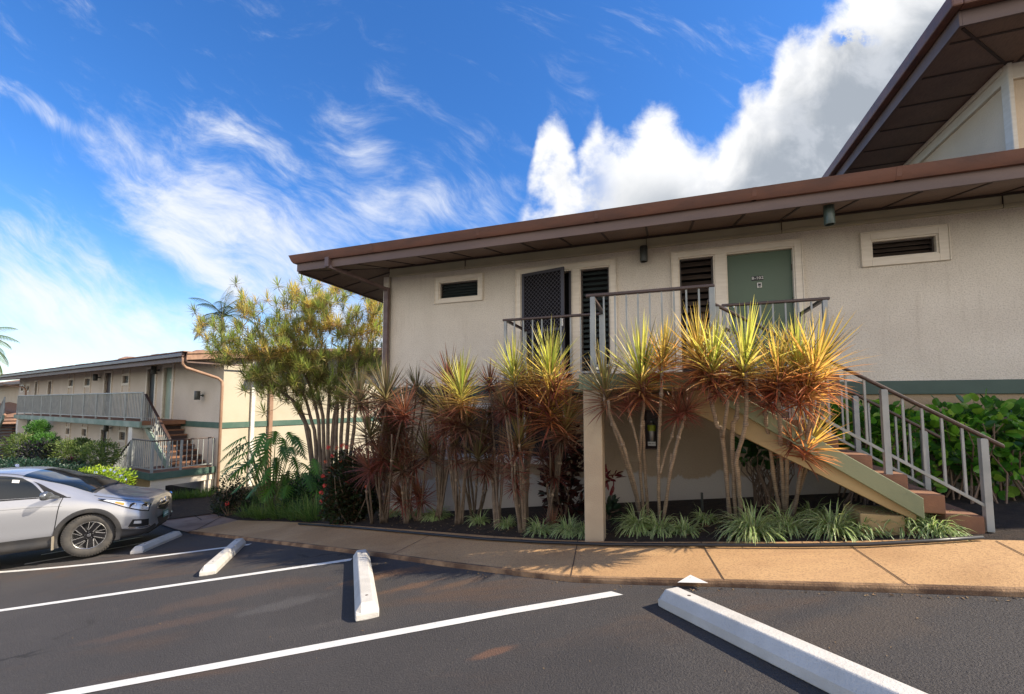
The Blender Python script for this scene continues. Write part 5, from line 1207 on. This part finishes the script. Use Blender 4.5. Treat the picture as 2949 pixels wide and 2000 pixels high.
ST=[ # x, then (y,z) for v1..v7, z of centre line bottom and top
(.835,.33,[(.38,.33),(.48,.40),(.52,.53),(.51,.64),(.47,.72),(.36,.765),(.18,.78)],.785),
(.800,.27,[(.58,.27),(.70,.36),(.73,.50),(.71,.66),(.65,.77),(.47,.83),(.2,.85)],.855),
(.700,.23,[(.70,.23),(.82,.35),(.85,.52),(.83,.69),(.76,.83),(.54,.90),(.25,.925)],.93),
(.500,.22,[(.78,.22),(.88,.36),(.905,.55),(.89,.74),(.825,.89),(.63,.965),(.28,.99)],.997),
(.280,.22,[(.80,.22),(.895,.38),(.915,.57),(.905,.80),(.842,.945),(.65,1.02),(.31,1.05)],1.06),
(.100,.22,[(.82,.22),(.900,.38),(.915,.59),(.908,.84),(.850,.985),(.69,1.065),(.34,1.11)],1.13),
(-.10,.22,[(.82,.22),(.900,.38),(.915,.60),(.910,.88),(.858,1.03),(.74,1.135),(.44,1.215)],1.245),
(-.32,.22,[(.82,.22),(.900,.38),(.915,.60),(.912,.89),(.866,1.045),(.765,1.205),(.54,1.30)],1.335),
(-.58,.22,[(.82,.22),(.900,.38),(.915,.60),(.914,.90),(.872,1.055),(.765,1.30),(.605,1.395)],1.43),
(-.86,.22,[(.82,.22),(.900,.38),(.915,.60),(.915,.91),(.876,1.065),(.755,1.365),(.635,1.495)],1.535),
(-1.25,.22,[(.82,.22),(.900,.38),(.915,.60),(.915,.92),(.880,1.075),(.750,1.42),(.64,1.585)],1.625),
(-2.00,.22,[(.82,.22),(.900,.38),(.915,.60),(.915,.94),(.880,1.095),(.745,1.43),(.63,1.595)],1.64),
(-2.75,.24,[(.82,.24),(.895,.40),(.912,.60),(.912,.96),(.870,1.12),(.735,1.41),(.61,1.565)],1.61),
(-3.25,.28,[(.80,.28),(.87,.42),(.89,.62),(.890,.97),(.840,1.13),(.70,1.35),(.56,1.49)],1.54),
(-3.52,.34,[(.74,.34),(.82,.45),(.84,.62),(.83,.95),(.77,1.10),(.63,1.24),(.48,1.33)],1.38),
(-3.66,.42,[(.60,.42),(.70,.50),(.73,.64),(.71,.86),(.66,.96),(.50,1.02),(.35,1.05)],1.07)]
GRID=[]
ST2=[]
for (x_,zb,mid,zt) in ST:
    k=.35 if x_>.75 else .6 if x_>.6 else .85 if x_>.05 else (.65 if x_>-.2 else (.3 if x_>-.4 else 0)); r_=.05 if x_<-.5 else 0
    dz=[0,0,.01*k,.04*k,.05*k,.065*k+.5*r_,.08*k+r_]
    ST2.append((x_,zb,[(y,z-d_) for (y,z),d_ in zip(mid,dz)],zt-.09*k-r_))
ST=ST2
for (x_,zb,mid,zt) in ST:
    GRID.append([Vector((x_,0,zb))]+[Vector((x_,y,z)) for y,z in mid]+[Vector((x_,0,zt))])
XS=[s[0] for s in ST]
def cr4(a,b,c,d,t): return .5*((2*b)+(c-a)*t+(2*a-5*b+4*c-d)*t*t+(3*b-a-3*c+d)*t**3)
def rowv(r,v):
    i=min(int(v),7); t=v-i; g=GRID[r]; m=lambda k:(g[k] if 0<=k<=8 else (Vector((g[1].x,-g[1].y,g[1].z)) if k<0 else Vector((g[7].x,-g[7].y,g[7].z))))
    return cr4(m(i-1),m(i),m(i+1),m(i+2),t)
def SU(u,v):
    i=min(int(u),len(ST)-2); t=u-i; k=lambda j:rowv(min(max(j,0),len(ST)-1),v)
    return cr4(k(i-1),k(i),k(i+1),k(i+2),t)
def xu(x_):
    for i in range(len(XS)-1):
        if XS[i]>=x_>=XS[i+1]: return i+(XS[i]-x_)/(XS[i]-XS[i+1])
    return 0 if x_>XS[0] else len(XS)-1.001
def SP(x_,v,side=-1,off=0):
    u=xu(x_); p_=SU(u,v)
    if off:
        e=.03; du=SU(min(u+e,len(ST)-1.001),v)-SU(max(u-e,0),v); dv=SU(u,min(v+e,8))-SU(u,max(v-e,0)); n_=du.cross(dv)
        if n_.length>1e-9:
            n_.normalize(); 
            if n_.dot(Vector((p_.x*0,p_.y,p_.z-.7)))<0: n_=-n_
            p_=p_+n_*off
    return Vector((p_.x,p_.y*(-side)*-1*-1 if side>0 else -p_.y,p_.z)) if side<0 else Vector((p_.x,p_.y,p_.z))
# body shell
nu,nv=150,80; bd=MB(); ARCH=.405; WZ=.355
for sd_ in (-1,1):
    vv=[]; fs=[]
    for i in range(nu+1):
        u=i/nu*(len(ST)-1.0005)
        for j in range(nv+1):
            p_=SU(u,j/nv*8); vv.append((p_.x,p_.y*sd_,p_.z))
    for i in range(nu):
        for j in range(nv):
            a=i*(nv+1)+j; q=(a,a+1,a+nv+2,a+nv+1)
            cx_=sum(vv[k][0] for k in q)/4; cy_=abs(sum(vv[k][1] for k in q)/4); cz=sum(vv[k][2] for k in q)/4
            if cy_>.55 and cz<.9 and any((cx_-wx)**2+(cz-WZ)**2<ARCH**2 for wx in(0,-2.62)): continue
            fs.append(q if sd_>0 else q[::-1])
    bd.add(vv,fs)
for r in (0,len(ST)-1):
    g=[rowv(r,j/24*8) for j in range(25)]; loop=[(p_.x,p_.y,p_.z) for p_ in g]+[(p_.x,-p_.y,p_.z) for p_ in reversed(g[1:-1])]
    bd.add(loop,[tuple(range(len(loop))) if r else tuple(reversed(range(len(loop))))])
body=bd.build('body',C_p,car,smooth=True)
def patch(name,quad,m,side=-1,off=.004,nu=14,nv=10,parent=None,**k):
    mb=MB(); (xa,va),(xb,vb),(xc,vc),(xd,vd)=quad; vv=[]
    for i in range(nu+1):
        s_=i/nu
        for j in range(nv+1):
            t=j/nv; x_=(xa*(1-s_)+xb*s_)*(1-t)+(xd*(1-s_)+xc*s_)*t; v_=(va*(1-s_)+vb*s_)*(1-t)+(vd*(1-s_)+vc*s_)*t
            vv.append(SP(x_,v_,side,off))
    fs=[]
    for i in range(nu):
        for j in range(nv):
            a=i*(nv+1)+j; q=(a,a+1,a+nv+2,a+nv+1); fs.append(q)
    mb.add(vv,fs); return mb.build(name,m,parent or car,smooth=True,**k)
def both(name,quad,m,**k): return [patch(name,quad,m,s_,**k) for s_ in(-1,1)]
# windscreen as one piece across both sides
def across(name,xa,xb,v0,m,off=.004,v0b=None,nu=16,nv=26,parent=None):
    mb=MB(); vv=[]; v0b=v0b or v0
    for i in range(nu+1):
        s_=i/nu; x_=xa+(xb-xa)*s_; ve=v0+(v0b-v0)*s_
        for j in range(nv+1):
            t=-1+2*j/nv; v_=8-(8-ve)*abs(t); p_=SP(x_,v_,-1 if t<0 else 1,off); vv.append(p_)
    mb.add(vv,[(i*(nv+1)+j,i*(nv+1)+j+1,(i+1)*(nv+1)+j+1,(i+1)*(nv+1)+j) for i in range(nu) for j in range(nv)])
    return mb.build(name,m,parent or car,smooth=True)
ws=across('windscreen',-.02,-.96,6.05,C_g,.005,6.78)
across('wiper_cowl',.015,-.025,6.15,C_k,.005,6.10)
across('rear_window',-3.42,-3.58,6.3,C_g,.005)
for sgn in(-1,1):
    wp=MB(); a=SP(.02,7.2,-1,.02); b_=SP(-.06,6.3,-1,.025); 
    if sgn>0: a=SP(.02,7.5,1,.02); b_=SP(-.06,6.6,1,.025)
    wp.beam(a,b_,.018,.012); wp.build('wiper',C_d,car)
both('side_window',[(-.56,5.15),(-1.46,5.15),(-1.46,6.66),(-.95,6.50)],C_g,off=.005)
both('side_window',[(-1.54,5.15),(-2.52,5.20),(-2.42,6.62),(-1.54,6.66)],C_g,off=.005)
both('side_window',[(-2.62,5.25),(-3.20,5.6),(-3.02,6.3),(-2.52,6.55)],C_g,off=.005)
both('quarter_glass',[(-.30,5.12),(-.52,5.12),(-.80,6.20),(-.36,5.30)],C_d,off=.006,nu=8)
both('window_trim',[(-.26,5.05),(-3.1,5.06),(-3.1,5.14),(-.26,5.12)],C_d,off=.005,nu=60,nv=2)
both('roof_rail_shadow',[(-.62,6.86),(-3.0,6.95),(-3.0,7.01),(-.62,6.90)],C_d,off=.003,nu=60,nv=2)
# seams
both('door_seam',[(-.455,1.9),(-.467,1.9),(-.362,5.1),(-.350,5.1)],C_d,off=.0025,nu=1,nv=30)
both('door_seam',[(-1.49,1.9),(-1.502,1.9),(-1.512,5.1),(-1.50,5.1)],C_d,off=.0025,nu=1,nv=30)
both('bonnet_seam',[(.66,5.30),(.02,5.66),(.02,5.72),(.66,5.37)],C_d,off=.0025,nu=40,nv=1)
both('side_crease',[(-.35,4.10),(-3.1,4.10),(-3.1,4.13),(-.35,4.12)],C_k,off=.0015,nu=60,nv=1)
# cladding: sill, lower bumper, wheel arch rings
both('sill_cladding',[(-.40,1.0),(-2.22,1.0),(-2.22,2.25),(-.40,2.25)],C_k,off=.012,nu=40,nv=8)
both('bumper_skirt',[(.38,1.0),(.825,1.0),(.825,1.8),(.38,2.3)],C_k,off=.012,nu=20,nv=8)
both('rear_skirt',[(-3.02,1.0),(-3.6,1.0),(-3.6,2.4),(-3.02,2.4)],C_k,off=.010,nu=14,nv=6)
def yside(x_,z_):
    lo,hi=1.0,5.0
    for _ in range(26):
        m_=(lo+hi)/2
        if SU(xu(x_),m_).z<z_: lo=m_
        else: hi=m_
    return SU(xu(x_),lo).y
for sgn in(-1,1):
    for wx in(0,-2.62):
        mb=MB(); n=44; vv=[]
        for i in range(n+1):
            a=R(-22)+R(224)*i/n
            for (r_,o2) in ((ARCH-.015,-.12),(ARCH-.015,.012),(ARCH+.0,.018),(ARCH+.052,.014),(ARCH+.058,-.004)):
                x_=wx+math.cos(a)*r_; z_=WZ+math.sin(a)*r_; zz=max(z_,.215); y_=yside(x_,max(zz,.3))+o2; vv.append((x_,sgn*y_,zz))
        mb.add(vv,[(i*5+j,i*5+j+1,(i+1)*5+j+1,(i+1)*5+j) for i in range(n) for j in range(4)]); mb.build('wheel_arch_trim',C_k,car,smooth=60)
        # inner liner
        mb=MB(); vv=[]
        for i in range(n+1):
            a=R(-30)+R(240)*i/n
            for y_ in(.86,.58): vv.append((wx+math.cos(a)*(ARCH+.004),sgn*y_,max(.22,WZ+math.sin(a)*(ARCH+.004))))
        mb.add(vv,[(i*2,i*2+1,i*2+3,i*2+2) for i in range(n)]); vv2=[(wx+math.cos(R(k*12))*(ARCH+.01),sgn*.58,max(.22,WZ+math.sin(R(k*12))*(ARCH+.01))) for k in range(30)]; mb.add(vv2,[tuple(range(30))]); mb.build('wheel_well',C_d,car)
        # wheel
        wh=empty('wheel'); wh.parent=car; wh.location=(wx,sgn*.80,WZ)
        wh.rotation_euler=(0,R(17),R(8 if wx==0 else 0))
        t=MB(); TR=.357; prof=[(.232,-.085*sgn),(.25,-.1*sgn),(.30,-.112*sgn),(.335,-.10*sgn),(.351,-.082*sgn),(TR,-.06*sgn),(TR,.06*sgn),(.345,.09*sgn),(.31,.108*sgn),(.262,.104*sgn),(.236,.090*sgn),(.226,.075*sgn)]
        t.lathe(prof,(0,0,0),64,'y'); ty=t.build('tyre',C_t,wh,smooth=50)
        tb=MB()
        for k in range(56):
            a=2*math.pi*k/56; 
            for yy in(-.055,-.018,.020,.057):
                c_=Vector((math.cos(a+yy*.8)*(TR+.001),yy,math.sin(a+yy*.8)*(TR+.001))); tg=Vector((-math.sin(a),0,math.cos(a))); tb.beam(c_-tg*.013,c_+tg*.013,.030,.007,(math.cos(a),0,math.sin(a)))
            c_=Vector((math.cos(a)*.340,sgn*.098,math.sin(a)*.340)); rr=Vector((math.cos(a),0,math.sin(a))); tb.beam(c_-rr*.012,c_+rr*.012,.012,.010,(0,1,0))
        tb.build('tread_block',C_t,ty)
        rm=MB(); rm.lathe([(.232,.088*sgn),(.226,.094*sgn),(.218,.088*sgn),(.214,.03*sgn),(.205,-.06*sgn)],(0,0,0),56,'y'); rm.build('rim',C_r,wh,smooth=50)
        bk_=MB(); bk_.lathe([(.214,.0),(0.0,.0)],(0,sgn*.015,0),40,'y'); bk_.build('brake_disc',C_d,wh)
        sp_=MB(); sb_=MB()
        for k in range(5):
            a0=R(72*k+10)
            def Pp(r_,a,y): return Vector((math.cos(a0+a)*r_,sgn*y,math.sin(a0+a)*r_))
            # black spoke body, bright machined V edges
            sb_.add([Pp(.05,-.5,.072),Pp(.215,-.30,.082),Pp(.215,.12,.082),Pp(.05,.6,.072),Pp(.05,-.5,.04),Pp(.215,-.30,.04),Pp(.215,.12,.04),Pp(.05,.6,.04)],[(0,1,2,3),(0,4,5,1),(2,6,7,3)])
            for (r0,a_0,r1,a_1,w_) in ((.070,-.35,.214,-.30,.011),(.09,.52,.214,.13,.013),(.10,.62,.214,.42,.009),(.09,.52,.13,.30,.010)):
                sp_.beam(Pp(r0,a_0,.083),Pp(r1,a_1,.087),w_,.008,(0,1,0))
        sb_.build('spoke_body',C_b,wh); sp_.build('spoke_edge',C_r,wh)
        hb=MB(); hb.lathe([(0,.09*sgn),(.028,.089*sgn),(.032,.083*sgn),(.034,.06*sgn)],(0,0,0),24,'y'); hb.build('hub_cap',C_c,wh,smooth=40)
        nb=MB()
        for k in range(5):
            a=R(72*k+40); nb.lathe([(0,.082*sgn),(.008,.082*sgn),(.009,.06*sgn)],(math.cos(a)*.055,0,math.sin(a)*.055),8,'y')
        nb.build('wheel_nuts',C_c,wh)
# underbody
ub=MB(); ub.box(-3.4,.75,-.56,.56,.20,.30); ub.build('underbody',C_d,car)
# lamps
both('headlight',[(.10,4.95),(.79,3.85),(.805,5.02),(.16,5.20)],C_d,off=.006,nu=20)
for s_ in(-1,1):
    hl=patch('headlight_lens',[(.18,4.92),(.775,4.00),(.79,4.92),(.22,5.10)],C_l,s_,off=.009,nu=20)
    patch('indicator',[(.34,4.72),(.47,4.55),(.47,4.82),(.36,4.90)],C_o,s_,off=.012,nu=5,nv=4)
    for x_ in(.58,.73):
        c_=SP(x_,4.55,s_,.006); m=MB(); m.lathe([(0,.0),(.045,.0),(.052,.022),(.056,.022)],(0,0,0),18,'y'); o=m.build('projector',C_c,car); o.location=c_; o.rotation_euler=(0,0,R(180 if s_<0 else 0)+R(38)*( 1 if s_<0 else -1))
    patch('chrome_strip',[(.10,5.12),(.80,4.96),(.805,5.03),(.10,5.19)],C_c,s_,off=.011,nu=20,nv=2)
    fl=patch('fog_light',[(.54,2.35),(.79,2.2),(.795,3.0),(.60,3.05)],C_d,s_,off=.006,nu=12)
    patch('fog_lens',[(.61,2.62),(.71,2.58),(.71,2.88),(.62,2.9)],C_l,s_,off=.010,nu=6,nv=6)
    patch('fog_bezel',[(.55,2.22),(.80,2.02),(.80,2.14),(.55,2.34)],C_c,s_,off=.013,nu=12,nv=2)
    patch('door_handle',[(-1.16,4.30),(-1.38,4.32),(-1.38,4.48),(-1.16,4.46)],C_c,s_,off=.028,nu=8,nv=4)
    patch('door_handle',[(-2.16,4.38),(-2.38,4.40),(-2.38,4.54),(-2.16,4.52)],C_c,s_,off=.028,nu=8,nv=4)
    patch('tail_light',[(-3.34,4.1),(-3.62,4.1),(-3.60,5.6),(-3.40,5.6)],pm('tail_red',(.35,.02,.02),.15,0,1),s_,off=.008,nu=8,nv=10)
# front fascia: plan curve
def fxp(y_,z_): return .838-.10*(abs(y_)/.62)**3-.07*max(0,(z_-.56)/.25)**2-.02*max(0,(.5-z_)/.2)
def fband(name,y0,y1,zf0,zf1,m,off=.012,n=30,k=3,parent=None):
    mb=MB(); vv=[]
    for i in range(n+1):
        y_=y0+(y1-y0)*i/n
        for j in range(k+1):
            za,zb_=zf0(y_),zf1(y_); z_=za+(zb_-za)*j/k; vv.append((fxp(y_,z_)+off,y_,z_))
    mb.add(vv,[(i*(k+1)+j,i*(k+1)+j+1,(i+1)*(k+1)+j+1,(i+1)*(k+1)+j) for i in range(n) for j in range(k)]); return mb.build(name,m,parent or car,smooth=True)
grl=fband('grille',-.60,.60,lambda y:.57+.13*(abs(y)/.6)**1.3,lambda y:.785-.02*abs(y),C_d,.016,k=5)
fband('grille_bar',-.60,.60,lambda y:.715-.005*abs(y),lambda y:.745-.005*abs(y),C_c,.034,k=2,parent=grl)
fband('grille_bar',-.55,.55,lambda y:.645+.07*abs(y),lambda y:.660+.07*abs(y),C_b,.030,k=1,parent=grl)
fband('grille_surround',-.62,.62,lambda y:.535+.14*(abs(y)/.6)**1.3,lambda y:.567+.13*(abs(y)/.6)**1.3,C_c,.030,k=2)
fband('upper_bumper',-.60,.60,lambda y:.46,lambda y:.54+.13*(abs(y)/.6)**1.3,C_p,.020,k=3)
fband('lower_intake',-.58,.58,lambda y:.28+.02*abs(y),lambda y:.47-.06*abs(y),C_k,.026,k=3)
em=MB(); X_=.870; 
for (a,b_) in (((-.05,.680),(-.035,.780)),((.05,.680),(.035,.780))): em.beam((X_+.014,a[0]*.6,a[1]),(X_+.002,b_[0]*.75,b_[1]),.012,.014,(1,0,0))
em.beam((X_+.010,-.028,.730),(X_+.010,.028,.730),.012,.012,(1,0,0))
for k in range(20):
    a=2*math.pi*k/20;b2_=2*math.pi*(k+1)/20; em.beam((X_+.002,math.cos(a)*.062,.730+math.sin(a)*.055),(X_+.002,math.cos(b2_)*.062,.730+math.sin(b2_)*.055),.012,.010,(1,0,0))
em.build('badge',C_c,grl)
lp=MB(); lp.box(.872,.882,-.155,.155,.395,.525); lpo=lp.build('number_plate',pm('plate_teal',(.05,.20,.18),.4),car,bevel=.004,label='dark teal number plate with pale characters')
ch=MB()
for k in range(6):
    y_=-.11+k*.044; ch.box(.882,.885,y_-.014,y_-.006,.435,.495); ch.box(.882,.885,y_+.006,y_+.013,.435,.495 if k%2 else .465); ch.box(.882,.885,y_-.006,y_+.006,.487 if k%3 else .46,.495 if k%3 else .468)
ch.box(.882,.885,-.09,.09,.406,.414); ch.build('plate_characters',pm('plate_pale',(.6,.75,.7),.5),lpo)
# mirrors
for s_ in(-1,1):
    m=MB(); 
    prof=[(-.40,.90,1.06,.018,.022),(-.44,.96,1.08,.03,.035),(-.48,1.0,1.11,.055,.06),(-.50,1.07,1.12,.065,.075),(-.51,1.12,1.12,.055,.068),(-.51,1.155,1.115,.02,.03)]
    vv=[];n=14
    for (x_,y_,z_,rx,rz) in prof:
        for k in range(n):
            a=2*math.pi*k/n; vv.append((x_+math.cos(a)*rx,s_*y_,z_+math.sin(a)*rz))
    L_=len(prof); m.add(vv,[(i*n+k,i*n+(k+1)%n,(i+1)*n+(k+1)%n,(i+1)*n+k) for i in range(L_-1) for k in range(n)]+[tuple(range((L_-1)*n,L_*n))])
    m.build('wing_mirror',pm('mirror_shell',(.16,.17,.18),.22,.6,1),car,smooth=60)
# stickers on window
st_=patch('window_sticker',[(-.98,5.95),(-1.08,5.95),(-1.08,6.2),(-.98,6.2)],M['letter'],-1,off=.008,nu=3,nv=3)
# mud flap
for s_ in(-1,1):
    m=MB(); m.box(-.44,-.425,s_*.87-.10,s_*.87+.05,.20,.42); m.build('mud_flap',pm('dusty_flap',(.30,.26,.20),.8),car)

# ================================================================ small litter
rs=random.Random(77); lt=MB()
M['litter']=mat('dry_leaf',(.16,.09,.04),.8,(.25,.17,.08),20)
def litter(px,py,dz,n,sx,sy,big=.018):
    for i in range(n):
        q=gp(px+rs.gauss(0,sx),py+rs.gauss(0,sy)); a=rs.uniform(0,6.28); r=big*rs.uniform(.35,1.3); z=G(q.x,q.y)+dz
        d=Vector((math.cos(a),math.sin(a),0)); e=Vector((-d.y,d.x,0))
        lt.add([(q.x-d.x*r,q.y-d.y*r,z+.003),(q.x-e.x*r*.35,q.y-e.y*r*.35,z+rs.uniform(.003,.010)),(q.x+d.x*r,q.y+d.y*r,z+.004),(q.x+e.x*r*.35,q.y+e.y*r*.35,z+rs.uniform(.003,.010))],[(0,1,2,3)])
for (px,py) in [(1200,1625),(1400,1655),(1600,1680),(1760,1690),(1950,1697),(2100,1702),(2300,1712),(2500,1716),(2700,1722),(2880,1730)]: litter(px,py,.0,12,70,4,.014)
for (px,py) in [(1000,1530),(1250,1556),(1600,1578),(1900,1584),(2300,1586),(2650,1580)]: litter(px,py,CURB,9,90,5,.018)
litter(1500,1900,0,14,500,60,.008); litter(900,1850,0,14,350,60,.008); litter(2500,1850,0,10,250,50,.010); litter(2250,1630,CURB,10,350,25,.010)
for (px,py) in [(1150,1508),(1350,1530),(1600,1540),(1900,1535),(2100,1530),(2400,1540)]: litter(px,py,.05,50,90,14,.03)
lt.build('leaf_litter',M['litter'],kind='stuff',label='scattered dry leaf litter along the kerb and in the bed',cat='leaf litter')
# door furniture
for nm,z,x_ in (('door_knob',2.78,H_dr[0]+.10),('deadbolt',2.92,H_dr[0]+.10)):
    m=MB(); m.lathe([(0,-.05),(.026,-.045),(.028,-.03),(.012,-.02),(.012,0)] if nm=='door_knob' else [(0,-.014),(.022,-.012),(.024,0)],(x_,.05,z),18,'y'); m.build(nm,C_c,door,smooth=40)
